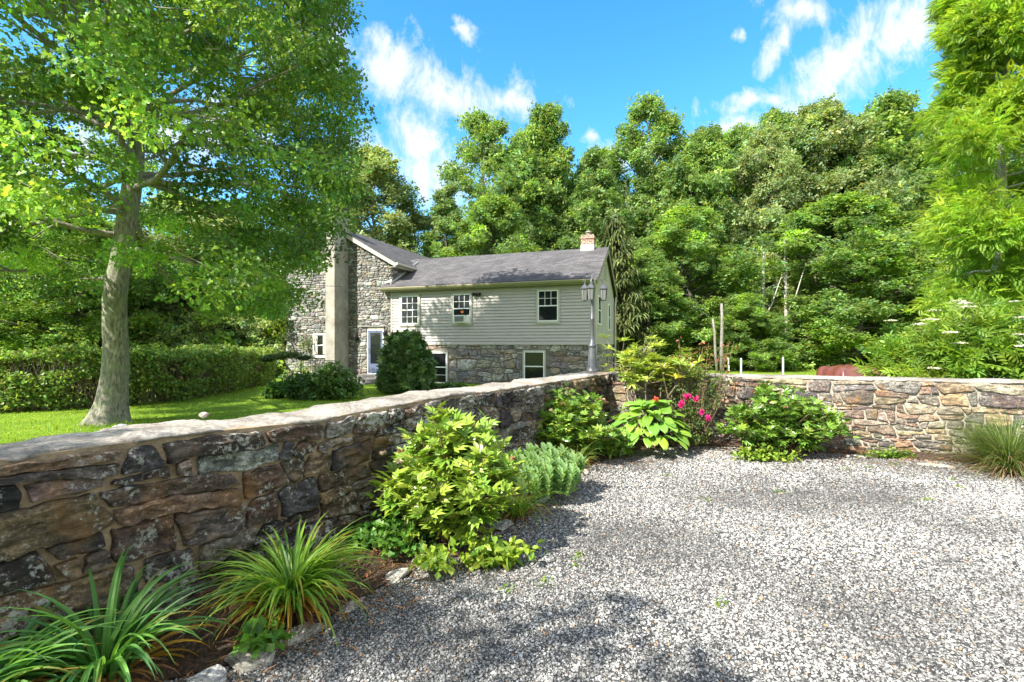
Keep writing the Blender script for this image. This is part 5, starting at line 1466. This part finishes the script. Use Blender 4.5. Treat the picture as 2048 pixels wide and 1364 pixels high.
def planting():
    daylily('big bright daylily clump with orange dying blades, in front of the dark wall', (-1.27, 2.78, ZB), 330, .56, 101, D_G, yellow=.16)
    daylily('shaded blue-green daylily clump in the bottom left corner', (-1.83, 2.17, ZB), 150, .60, 102, D_B, width=.028, yellow=.08)
    daylily('shaded blue-green daylily clump cut by the left edge of the photo', (-2.15, 1.93, ZB), 110, .56, 103, D_B, width=.028, yellow=.05)
    daylily('dark daylily clump between the nearest peony and the silvery sedum', (.06, 4.45, .03), 90, .50, 104, D_G, width=.015)
    daylily('small pale daylily clump between the sedum and the second peony', (.80, 6.05, .05), 90, .46, 105, [(.17, .26, .04), (.14, .23, .05)], width=.014)
    peony('nearest and brightest peony bush, in front of the dark wall', (-.44, 3.78, ZB), .62, .50, .90, 125, 111, PE_L, 8, .15)
    peony('second peony bush, against the dark wall near the corner', (.72, 6.55, ZB), .78, .52, .86, 105, 112, PE_M + PE_L[:1], 8, .15)
    peony('wide peony bush with white fading blooms in front of the sunlit wall', (3.82, 6.85, .05), .95, .42, .92, 120, 113, PE_M, 10, .15)
    # sedum
    rng = np.random.default_rng(120); t = thing('sedum_plant', 'silvery green sedum mound on the gravel edge', 'plant', (.33, 5.05, .03)); ls = LS()
    for k in range(120):
        az = rng.random() * 6.28; r = math.sqrt(rng.random()); p = np.array([.36 * r * math.cos(az), .34 * r * math.sin(az), .0]); h = .46 * (1 - .4 * r * r) * rng.uniform(.85, 1.08)
        n = 15; f = np.linspace(.25, 1, n); pos = p + np.stack([p[0] * f * .35, p[1] * f * .35, h * f], 1); a = np.arange(n) * 2.4; dd = np.stack([np.cos(a), np.sin(a), .7 + f * .9], 1)
        ls.add(OVAL, pos, dd, np.stack([-np.cos(a), -np.sin(a), np.ones(n)], 1), .095 * rng.uniform(.7, 1.1, n), vary(rng, (.25, .40, .16), n, .12, .05))
    ls.build('foliage', M['leaf'], t)
    # hosta
    rng = np.random.default_rng(121); t = thing('hosta_plant', 'hosta with broad ribbed bright leaves in the wall corner', 'plant', (2.02, 7.15, .05)); vs = MB()
    for k in range(96):
        az = k * 2.4 + rng.normal() * .25; r = (k / 96) ** .6 * rng.uniform(.85, 1.08); L = .25 * rng.uniform(.85, 1.15); w = L * .74; s0 = np.array([math.cos(az), math.sin(az)]) * .48 * r; z0 = .58 * (1 - r * r * .85) + .04 + rng.normal() * .03; el = .8 - .75 * r + rng.normal() * .22; roll = rng.normal() * .25
        nu, nv = 7, 9; V = []; vs.cur = tuple(vary(rng, (.20, .38, .05), 1, .2, .08)[0])
        for i in range(nu):
            f = i / (nu - 1); a = el - f * 1.15; out = L * (f - .12 * f * f); zz = z0 + L * (math.sin(el) * f - .42 * f * f)
            ww = w * math.sin(math.pi * (f * .93 + .05)) ** .7 * (1 - .25 * f)
            for j in range(nv):
                g = (j / (nv - 1) - .5) * 2; rib = .007 * math.cos(g * 9); x = s0[0] + math.cos(az) * out - math.sin(az) * g * ww / 2; y = s0[1] + math.sin(az) * out + math.cos(az) * g * ww / 2
                V.append((x, y, max(.02, zz + g * ww / 2 * roll + .05 * abs(g) ** 1.3 * (1 - f) - .02 * g * g * f + rib)))
        vs.add(V, [(i * nv + j, i * nv + j + 1, (i + 1) * nv + j + 1, (i + 1) * nv + j) for i in range(nu - 1) for j in range(nv - 1)])
    vs.build('foliage', M['leaf_gloss'], t, smooth=True)
    # rhododendron, leggy
    rng = np.random.default_rng(122); t = thing('rhododendron', 'leggy rhododendron with yellow-green leaf whorls above the wall corner', 'shrub', (2.18, 7.72, .05)); st = MB(); ls = LS()
    tips = []
    for k in range(20):
        az = rng.random() * 6.28; r = rng.uniform(.15, .8); e = np.array([r * math.cos(az) * 1.05 + .05, r * math.sin(az) * .75, rng.uniform(.95, 1.5)]); s = np.array([rng.normal() * .10, rng.normal() * .06, 0])
        m = s + (e - s) * .5 + rng.normal(size=3) * .08; q = [s, m, e]; st.tube(q, [.014, .011, .008], 6, cap=False)
        for j in range(9):
            f = rng.uniform(.62, 1); b0 = m + (e - m) * f; a2 = rng.random() * 6.28; b1 = b0 + np.array([math.cos(a2) * .2, math.sin(a2) * .16, rng.uniform(.02, .30)]) * rng.uniform(.6, 1.4); st.tube([b0, (b0 + b1) / 2 + rng.normal(size=3) * .02, b1], [.007, .005, .004], 4, cap=False); tips.append(b1)
    tips = np.array(tips); tips[:, 2] = np.minimum(tips[:, 2], 1.80); n = len(tips); dd = rng.normal(size=(n, 3)); dd[:, 2] *= .15; nr = rng.normal(size=(n, 3)) * .25; nr[:, 2] += 1
    ls.add(WHORL, tips, dd, nr, .16 * rng.uniform(.75, 1.2, n), vary(rng, (.36, .44, .07), n, .15, .08))
    st.build('stems', M['twig'], t); ls.build('foliage', M['leaf_gloss'], t)
    # rose
    t, c, u, rng = shrub('rose_bush', 'rose bush with magenta blooms below and coral new growth above, against the sunlit wall', 'bush', (2.72, 7.28, .05), .42, .34, .72, 60, 26, .10, .042, OVAL, [(.10, .16, .04), (.14, .20, .05), (.12, .15, .06)], 123, z0=.1, stems=26, shell=.7, stem_mat='stem_red', stem_r=.005)
    ls = LS(); st = MB()
    for k in range(24):
        e = np.array([rng.normal() * .36 + .05, rng.normal() * .15, rng.uniform(1.0, 1.62)]); st.tube([(e[0] * .3, e[1] * .3, .2), (e[0] * .75, e[1] * .8, e[2] * .6), e], [.006, .005, .003], 4, cap=False)
        n = 46; f = rng.random((n, 1)); pos = np.array([e[0] * .6, e[1] * .6, .6]) * (1 - f) + e * f + rng.normal(size=(n, 3)) * .06
        col = vary(rng, (.12, .18, .045), n, .2, .1); top = (pos[:, 2] > 1.25) & (rng.random(n) < .5); col[top] = (.42, .12, .07)
        ls.add(OVAL, pos, rng.normal(size=(n, 3)), rng.normal(size=(n, 3)) * .5 + np.array([0, 0, .8]), .05 * rng.uniform(.6, 1.2, n), col)
    ls.build('foliage', M['leaf'], t); st.build('stems', M['stem_red'], t)
    for (px, py) in ((1312, 798), (1378, 792), (1392, 798), (1362, 806), (1361, 812), (1402, 824), (1416, 836), (1371, 793), (1456, 744)):
        d = 6.95 if py > 760 else 7.2; p = P(px, py, d) - np.array([2.72, 7.28, .05]); fl = LS(); m = 22; dd = rng.normal(size=(m, 3)); dd[:, 1] -= .5
        big = 1.0 if py > 760 else .6
        fl.add(LEAF4W, rng.normal(size=(m, 3)) * .008, dd, rng.normal(size=(m, 3)), .045 * big, vary(rng, (.70, .03, .22) if big == 1 and px != 1312 else (.65, .10, .05), m, .15, .03)); fl.build('bloom', M['petal'], t, loc=p)
    # grass clump at the right
    rng = np.random.default_rng(124); t = thing('ornamental_grass', 'fine-bladed ornamental grass clump against the right end of the wall', 'plant', (6.15, 5.98, .03)); ls = LS(); n = 1500
    az = rng.random(n) * 6.283; base = np.stack([np.cos(az), np.sin(az), np.zeros(n)], 1) * .16 * rng.random((n, 1))
    ls.blades(base, az, rng.normal(1.15, .25, n), rng.uniform(.5, .95, n), .006 * np.ones(n), rng.uniform(.4, 1.5, n), vary(rng, (.15, .22, .06), n, .25, .12), 6, .2); ls.build('blades', M['leaf'], t)
    ls = LS(); n = 420; az = rng.random(n) * 6.283; base = np.stack([np.cos(az), np.sin(az), np.zeros(n)], 1) * .15 * rng.random((n, 1))
    ls.blades(base, az, rng.uniform(.1, 1.3, n), rng.uniform(.3, .8, n), .006 * np.ones(n), rng.uniform(.6, 1.6, n), vary(rng, (.40, .30, .18), n, .2, .05), 5, .2); ls.build('dry_blades', M['leaf'], t)
    # weeds at the wall foot
    for i, (x, y, rx, ry, h, n, lab) in enumerate(((-.93, 3.62, .36, .26, .24, 60, 'low dark weeds between the big daylily and the nearest peony'), (-.55, 3.30, .18, .14, .14, 20, 'little lime weed at the foot of the nearest peony'), (-1.28, 2.42, .17, .12, .16, 16, 'small serrated-leaf weed beside the white edging stone'))):
        shrub('weed_patch', lab, 'weeds', (x, y, .08), rx, ry, h, n, 10, .06, .055, LEAF4W, [(.10, .24, .04), (.13, .28, .04)] if i != 1 else PE_L, 130 + i, z0=.02, stems=10, stem_mat='stem', stem_r=.002, shell=.9)


planting()


def filler():
    F_ = [('dark leafy filler behind the left side of the nearest peony', (-.80, 4.05, .1), .22, .2, .42, 34, OVAL, PE_M, .10), ('low green skirt of leaves at the gravel edge under the nearest peony', (-.18, 3.48, .04), .42, .14, .22, 46, OVAL, PE_L, .075),
          ('leafy filler between the sedum and the dark wall', (.02, 5.15, .1), .28, .28, .5, 44, OVAL, PE_M, .10), ('low leaves between the second peony and the hosta', (1.38, 6.75, .08), .32, .24, .38, 44, OVAL, PE_M, .09),
          ('light weeds at the gravel edge below the wide peony', (3.45, 6.58, .03), .55, .10, .20, 40, LEAF4W, PE_L, .06), ('sparse weeds at the foot of the sunlit wall left of the grass clump', (5.25, 6.75, .02), .60, .10, .13, 36, LEAF4W, PE_M, .045)]
    for i, (lab, loc, rx, ry, h, n, tm, pal, sz) in enumerate(F_):
        shrub('leafy_weeds', lab, 'weeds', loc, rx, ry, h, n, 9, .07, sz, tm, pal, 160 + i, z0=.02, stems=8, stem_mat='stem', stem_r=.002, shell=.9)


filler()


def far_planting():
    shrub('rounded_shrub', 'dense rounded evergreen shrub standing beside the blue door', 'shrub', tuple(G(811, 785)), .92, .8, 2.02, 420, 20, .17, .13, WHORL, [(.10, .19, .05), (.13, .23, .06), (.08, .155, .045)], 201, mat='leaf_gloss', shell=.3, stems=8)
    rng = np.random.default_rng(202)
    # cloud pruned pine
    t = thing('pruned_pine', 'flat-topped dark cloud-pruned pine left of the stone house', 'tree', tuple(P(572, 775, 17.3) * np.array([1, 1, 0]))); mb = MB(); ls = LS()
    mb.tube([(.15, 0, 0), (.05, 0, .35), (.22, 0, .55), (.0, 0, .85), (-.1, 0, 1.05)], [.06, .05, .045, .035, .02], 7); mb.build('trunk', M['bark'], t)
    for (cx, cz, r) in ((-.35, 1.12, .42), (.25, 1.18, .45), (-.7, 1.02, .25), (.65, 1.08, .28), (0, 1.2, .4)):
        n = 900; b = ball(rng, n, .5); b[:, 2] = b[:, 2] * .28; pos = np.array([cx, 0, cz]) + b * r; az = rng.random(n) * 6.28
        ls.blades(pos, az, rng.uniform(0, 1.4, n), .09 * np.ones(n), .02 * np.ones(n), np.ones(n) * .3, vary(rng, (.03, .065, .02), n, .25, .05), 2)
    ls.build('crown', M['needle'], t)
    shrub('foundation_shrub', 'loose green shrub in front of the iron railing', 'shrub', tuple(G(668, 797)), .85, .6, 1.05, 150, 22, .17, .10, LEAF4W, [(.10, .19, .05), (.14, .24, .06)], 203, shell=.6)
    shrub('foundation_shrub', 'darker low shrub between the pruned pine and the railing', 'shrub', tuple(G(612, 797)), .75, .5, .85, 110, 22, .17, .11, LEAF4W, [(.07, .15, .04), (.10, .19, .05)], 204, shell=.6)
    shrub('hosta_mound', 'dark leafy mound below the pruned pine', 'plant', tuple(G(560, 795)), .5, .4, .45, 60, 16, .14, .16, OVAL, [(.08, .18, .05), (.12, .24, .05)], 205, shell=.6, stems=0)
    shrub('ground_cover', 'low leafy ground cover under the left basement window', 'plant', tuple(G(885, 781)), 1.3, .4, .28, 120, 16, .12, .12, LEAF4W, [(.08, .18, .05), (.12, .23, .05)], 206, shell=.8, stems=0, z0=.02)
    # bare trunks
    for (px, top, bot, w, lab, lean) in ((1443, 607, 706, 6.5, 'taller bare grey dead trunk standing at the edge of the wood', 0), (1434, 637, 706, 5, 'shorter leaning bare trunk left of the taller dead trunk', -.25)):
        d = 27.3; X = (px - CX) / F * d; H = EYE + (HY - top) / F * d; t = MB(); r = w / F * d / 2
        t.tube([(0, 0, 0), (lean * .4, 0, H * .4), (lean * .7 + .04, 0, H * .75), (lean, 0, H)], [r * 1.2, r, r * .9, r * .75], 9); t.build('dead_trunk', M['bark_grey'], loc=(X, d, 0), label=lab, cat='dead tree', smooth=True)
    # white posts in the field
    for (px, top, bot, lean, lab) in ((1458, 716, 744, -.08, 'leaning white field post, leftmost of three'), (1482, 717, 752, 0, 'upright white field post beside the leaning one'), (1566, 715, 752, 0, 'white field post standing alone left of the tarpaulin')):
        d = G(px, bot)[1]; X = (px - CX) / F * d; H = EYE - (top - HY) / F * d; t = MB(); t.box(-.03, .03, -.03, .03, 0, H - .04); t.lathe([(.047, H - .04), (.047, H - .015), (.005, H + .03)], (0, 0, 0), 4, rot=math.pi / 4)
        o = t.build('field_post', M['post'], loc=(X, d, 0), label=lab, cat='post', group='white posts in the field'); o.rotation_euler = (0, lean, 0)
    # tarpaulin over a pile
    m, nt, b = newmat('maroon tarpaulin'); b.inputs['Base Color'].default_value = (.13, .042, .034, 1); b.inputs['Roughness'].default_value = .2; b.inputs['Specular IOR Level'].default_value = .8
    t = MB(); nx, ny = 46, 22; V = []; d = 23.5; X = (1712 - CX) / F * d
    for j in range(ny):
        for i in range(nx):
            u = i / (nx - 1) * 2 - 1; v = j / (ny - 1) * 2 - 1; e = max(0, 1 - max(abs(u) ** 5, abs(v) ** 3)); fold = .05 * math.sin(u * 13 + 4 * noise.noise(Vector((u * 2, v, 1))) + 2 * v) + .14 * (abs(noise.noise(Vector((u * 4, v * 4, 0)))) - .2)
            z = .55 * e ** .4 * (1 - .15 * u + .1 * noise.noise(Vector((u * 2, v, 5)))) + fold * (abs(v) > .35) * e ** .3; V.append((u * 1.35 * (1 + .05 * math.sin(v * 9)), v * .9 + fold * .8, max(0, z)))
    t.add(V, [(j * nx + i, j * nx + i + 1, (j + 1) * nx + i + 1, (j + 1) * nx + i) for j in range(ny - 1) for i in range(nx - 1)])
    t.build('tarp_covered_pile', m, smooth=True, loc=(X, d, -.01), label='wood pile under a crumpled maroon tarpaulin in the field', cat='tarpaulin')
    # cable from the chimney out to the left
    a = P(683, 573, 20.3); e = P(-60, 492, 9.0); w = MB(); pts = []
    for i in range(25): f = i / 24; q = a * (1 - f) + e * f; q[2] -= .5 * f * (1 - f); pts.append(q)
    w.tube(pts, .011, 5); w.build('overhead_cable', M['wire'], label='thin black cable running from the stucco chimney through the oak', cat='cable')


far_planting()


# ------------------------------------------------------------------ stones, gravel, grass
def rock_template(rng, sub=1):
    t = (1 + 5 ** .5) / 2; v = unit(np.array([(-1, t, 0), (1, t, 0), (-1, -t, 0), (1, -t, 0), (0, -1, t), (0, 1, t), (0, -1, -t), (0, 1, -t), (t, 0, -1), (t, 0, 1), (-t, 0, -1), (-t, 0, 1)], float))
    f = [(0, 11, 5), (0, 5, 1), (0, 1, 7), (0, 7, 10), (0, 10, 11), (1, 5, 9), (5, 11, 4), (11, 10, 2), (10, 7, 6), (7, 1, 8), (3, 9, 4), (3, 4, 2), (3, 2, 6), (3, 6, 8), (3, 8, 9), (4, 9, 5), (2, 4, 11), (6, 2, 10), (8, 6, 7), (9, 8, 1)]
    for _ in range(sub):
        vs = [tuple(p) for p in v]; nf = []; mp = {}
        def mid(a, b):
            k = (min(a, b), max(a, b))
            if k not in mp: q = (np.array(vs[a]) + np.array(vs[b])) / 2; vs.append(tuple(q / np.linalg.norm(q))); mp[k] = len(vs) - 1
            return mp[k]
        for a, b, c in f: x, y, z = mid(a, b), mid(b, c), mid(c, a); nf += [(a, x, z), (b, y, x), (c, z, y), (x, y, z)]
        v = np.array(vs); f = nf
    return v, f


def faceted(rng, sub, planes=9, depth=(.62, .9)):
    v, f = rock_template(rng, sub)
    for k in range(planes):
        n = rng.normal(size=3); n /= np.linalg.norm(n); c = rng.uniform(*depth); dd = v @ n; m = dd > c; v[m] -= (dd[m] - c)[:, None] * n[None, :]
    return v, f


def rock(name, label, loc, size, rz, seed, col, cat='stone', group=None, mat='edging'):
    rng = np.random.default_rng(seed); v, f = faceted(rng, 4, 10, (.5, .82)); sx, sy, sz = size
    v = np.array([p * (1 + .07 * noise.noise(Vector(p * 2.5 + seed)) + .03 * noise.noise(Vector(p * 8))) for p in v]); v = v * np.array([sx, sy, sz])
    c, s = math.cos(rz), math.sin(rz); v = np.stack([v[:, 0] * c - v[:, 1] * s, v[:, 0] * s + v[:, 1] * c, v[:, 2]], 1)
    mb = MB(); mb.cur = col; mb.add(v, f); return mb.build(name, M[mat], smooth=True, loc=loc, label=label, cat=cat, group=group)


GE = 'stones edging the flower bed'
rock('edging_stone', 'large square grey edging stone left of the gravel at the bottom of the photo', tuple(G(500, 1330) + [0, 0, .03]), (.115, .085, .075), .5, 1, (.30, .28, .25), group=GE)
rock('edging_stone', 'white-faced edging stone at the very bottom edge', tuple(G(420, 1372) + [0, 0, .03]), (.10, .06, .06), .4, 2, (.50, .49, .48), group=GE)
rock('edging_stone', 'long edging stone under the hanging blades of the big daylily', tuple(G(597, 1275) + [0, 0, .02]), (.16, .06, .055), .75, 3, (.30, .27, .23), group=GE)
rock('edging_stone', 'flat pale edging stone in the rust-brown needles', tuple(G(790, 1158) + [0, 0, .01]), (.14, .06, .045), .8, 4, (.44, .42, .38), group=GE)
rock('edging_stone', 'blocky tan edging stone at the tip of the lime weed', tuple(G(845, 1132) + [0, 0, .02]), (.09, .07, .06), .3, 5, (.34, .28, .20), group=GE)
rock('edging_stone', 'half-buried edging stone between the daylily and the pale flat stone', tuple(G(700, 1215) + [0, 0, .0]), (.13, .05, .05), .85, 6, (.28, .24, .2), group=GE)
rock('edging_stone', 'grey edging stone hidden under the right side of the nearest peony', tuple(G(1005, 1058) + [0, 0, .02]), (.12, .07, .05), .9, 7, (.34, .33, .3), group=GE)
rock('edging_stone', 'reddish edging stone at the right foot of the sedum', tuple(G(1112, 980) + [0, 0, .02]), (.11, .08, .06), .9, 8, (.38, .22, .13), group=GE)
rock('edging_stone', 'bluish grey edging stone in front of the sedum', tuple(G(1080, 1002) + [0, 0, .01]), (.13, .07, .05), .9, 9, (.24, .27, .28), group=GE)
rock('edging_stone', 'dark edging stone below the small pale daylily', tuple(G(1140, 962) + [0, 0, .02]), (.14, .08, .06), .7, 10, (.18, .17, .17), group=GE)
rock('edging_stone', 'small light edging stone beyond the dark one', tuple(G(1168, 947) + [0, 0, .02]), (.08, .06, .05), .2, 11, (.42, .39, .34), group=GE)
rock('edging_stone', 'tan ledge stone below the left of the rose bush', tuple(G(1355, 886) + [0, 0, .03]), (.20, .09, .07), -.3, 12, (.40, .29, .17), group=GE)
rock('edging_stone', 'pale ledge stone below the right of the rose bush', tuple(G(1420, 888) + [0, 0, .03]), (.19, .09, .06), -.3, 13, (.45, .40, .32), group=GE)
rock('edging_stone', 'grey ledge stone at the left foot of the wide peony', tuple(G(1468, 890) + [0, 0, .03]), (.15, .08, .055), -.3, 14, (.38, .36, .33), group=GE)
rock('edging_stone', 'rounded flat stone in the gravel right of the wide peony', tuple(G(1716, 915) + [0, 0, .0]), (.16, .08, .04), -.3, 15, (.44, .40, .34), group=GE)
rock('edging_stone', 'long pale flat stone at the foot of the sunlit wall near the grass clump', tuple(G(1868, 931) + [0, 0, .0]), (.28, .08, .04), -.4, 16, (.46, .40, .31), group=GE)
zt = left_top(1.0)
rock('wall_top_stone', 'small rounded pale stone resting on top of the dark wall', (P(408, 830, 3.22)[0], 3.22, EYE - (832 - HY) / F * 3.22 + .005), (.031, .028, .022), 0, 20, (.42, .36, .32))
rock('wall_top_stone', 'flat grey stone resting on the back edge of the wall in front of the oak', (P(240, 852, 3.05)[0], 3.05, EYE - (853 - HY) / F * 3.05 + .002), (.042, .03, .014), .2, 21, (.36, .37, .38))


def in_gravel(x, y):
    """outside the bed"""
    E = np.array(EDGE); best = None
    # signed: point is right of the polyline direction
    a = E[:-1]; b = E[1:]; d = b - a; L2 = (d ** 2).sum(1)
    px = x[:, None] - a[None, :, 0]; py = y[:, None] - a[None, :, 1]; t = np.clip((px * d[None, :, 0] + py * d[None, :, 1]) / L2[None, :], 0, 1)
    dx = px - t * d[None, :, 0]; dy = py - t * d[None, :, 1]; dist = dx * dx + dy * dy; i = dist.argmin(1); r = np.arange(len(x))
    cr = d[i, 0] * py[r, i] - d[i, 1] * px[r, i]
    return np.where(cr < 0, 1, -1) * np.sqrt(dist[r, i])


def gravel():
    rng = np.random.default_rng(500); tm = [faceted(rng, 0, 4, (.35, .8)) for _ in range(5)]; ls = LS(); tot = 0
    for (d0, d1, dens, smin, smax) in ((1.9, 3.4, 7800, .0032, .0088), (3.4, 5.2, 5200, .0038, .0100), (5.2, 8.2, 2900, .0048, .0120)):
        w = 1.14 * d1; area = 2 * w * (d1 - d0); N = int(area * dens * .95); x = rng.uniform(-w, w, N); y = rng.uniform(d0, d1, N); k = (np.abs(x) < 1.12 * y) & (x > -2.2); x, y = x[k], y[k]
        s = in_gravel(x, y); k = (s > -.05 + .08 * rng.random(len(x))); x, y = x[k], y[k]; n = len(x)
        sz = rng.uniform(smin, smax, n) * (1 + .5 * (rng.random(n) < .08)); g = rng.choice([.12, .17, .225, .285, .36, .47], n, p=[.17, .19, .23, .20, .14, .07])
        patch = np.array([noise.noise(Vector((a * .9, b * .9, 2))) + .5 * noise.noise(Vector((a * 2.3, b * 2.3, 7))) for a, b in zip(x, y)]); g = g * np.clip(1.02 + .65 * patch, .5, 1.4)
        col = np.stack([g * 1.01, g * 1.0, g * .97], 1); rd = rng.random(n) < .02; col[rd] = np.array([.35, .22, .13])
        q = rng.integers(0, 5, n)
        for i in range(5):
            m = q == i; v, f = tm[i]; vv = v * np.array([1, 1.15, .55]); d = rng.normal(size=(m.sum(), 3)); d[:, 2] *= .3; nr = rng.normal(size=(m.sum(), 3)) * .35; nr[:, 2] += 1
            ls.add((vv, f), np.stack([x[m], y[m], sz[m] * rng.uniform(.1, .6, m.sum())], 1), d, nr, sz[m], col[m])
        tot += n
    ls.build('gravel_chips', M['pebble'], label='loose grey crushed gravel chips over the drive', cat='gravel', kind='stuff')
    # litter of needles and bark on the bed and its edge
    ls = LS(); N = 70000; x = rng.uniform(-2.2, 8, N); y = rng.uniform(1.9, 8.4, N); s = in_gravel(x, y); k = (s < (.45 + .5 * (x > 1.5)) * rng.random(N) ** 2.2) & (s > -.75) & (np.abs(x) < 1.12 * y); x, y, s = x[k], y[k], s[k]
    n = len(x); z = np.where(s < 0, .02 + .12 * np.clip(-s / .3, 0, 1), .008); az = rng.random(n) * 6.28; d = np.stack([np.cos(az), np.sin(az), rng.normal(size=n) * .12], 1); nr = rng.normal(size=(n, 3)) * .3; nr[:, 2] += 1
    ls.add(T([(-.05, 0, 0), (.05, 0, 0), (.04, 1, .03), (-.04, 1, .03)], [(0, 1, 2, 3)]), np.stack([x, y, z + .01 * rng.random(n)], 1), d, nr, rng.uniform(.02, .075, n), vary(rng, (.36, .20, .10), n, .5, .15))
    ls.build('leaf_litter', M['leaf'], label='rust brown needles and bark bits along the bed edge', cat='leaf litter', kind='stuff')
    # tiny weeds in the gravel
    ls = LS(); c = [G(1160, 1112), G(1148, 1130), G(1415, 1000), G(1740, 935), G(1900, 960), G(1010, 1180), G(1085, 1165), G(1560, 985), G(1920, 975), G(1330, 950), G(1850, 1000), G(1690, 940), G(1790, 930), G(1440, 1210)]
    for p in c:
        n = 16; az = rng.random(n) * 6.28; base = p + rng.normal(size=(n, 3)) * np.array([.03, .03, 0]); ls.blades(base, az, rng.uniform(.4, 1.3, n), rng.uniform(.03, .06, n), .010 * np.ones(n), np.ones(n) * .8, vary(rng, (.18, .28, .05), n, .2, .1), 3)
    ls.build('gravel_weeds', M['leaf'], label='tiny green weeds sprouting from the gravel', cat='weeds', kind='stuff')


gravel()


def lawn():
    rng = np.random.default_rng(600); ls = LS(); N = 90000
    y = 3.0 + 17 * rng.random(N) ** 1.0; x = rng.uniform(-1.15, .15, N) * y; p = np.stack([x, y], 1); k = ((p - WA) @ nL < -TH - .03) & (rng.random(N) < np.clip(1.3 - y / 26, .2, 1)); x, y = x[k], y[k]
    n = len(x); az = rng.random(n) * 6.28
    col = vary(rng, (.25, .40, .035), n, .25, .12); lx = np.hypot(x + 8.1, y - 9.6) < .9; ln = rng.uniform(.03, .065, n); ln[lx] *= 2.2
    ls.blades(np.stack([x, y, np.full(n, -.012)], 1), az, rng.uniform(.7, 1.5, n), ln, .012 * np.ones(n), rng.uniform(.2, 1.0, n), col, 2); ls.build('lawn_grass', M['leaf'], label='short bright lawn grass behind the dark wall', cat='grass', kind='stuff')
    ls = LS(); N = 26000; x = rng.uniform(2, 24, N); y = rng.uniform(9, 31, N); n = N; az = rng.random(n) * 6.28
    ls.blades(np.stack([x, y, np.full(n, -.012)], 1), az, rng.uniform(.6, 1.5, n), rng.uniform(.05, .12, n), .022 * np.ones(n), rng.uniform(.2, 1.0, n), vary(rng, (.19, .27, .04), n, .25, .12), 2); ls.build('field_grass', M['leaf'], label='rougher grass of the field behind the sunlit wall', cat='grass', kind='stuff')


lawn()
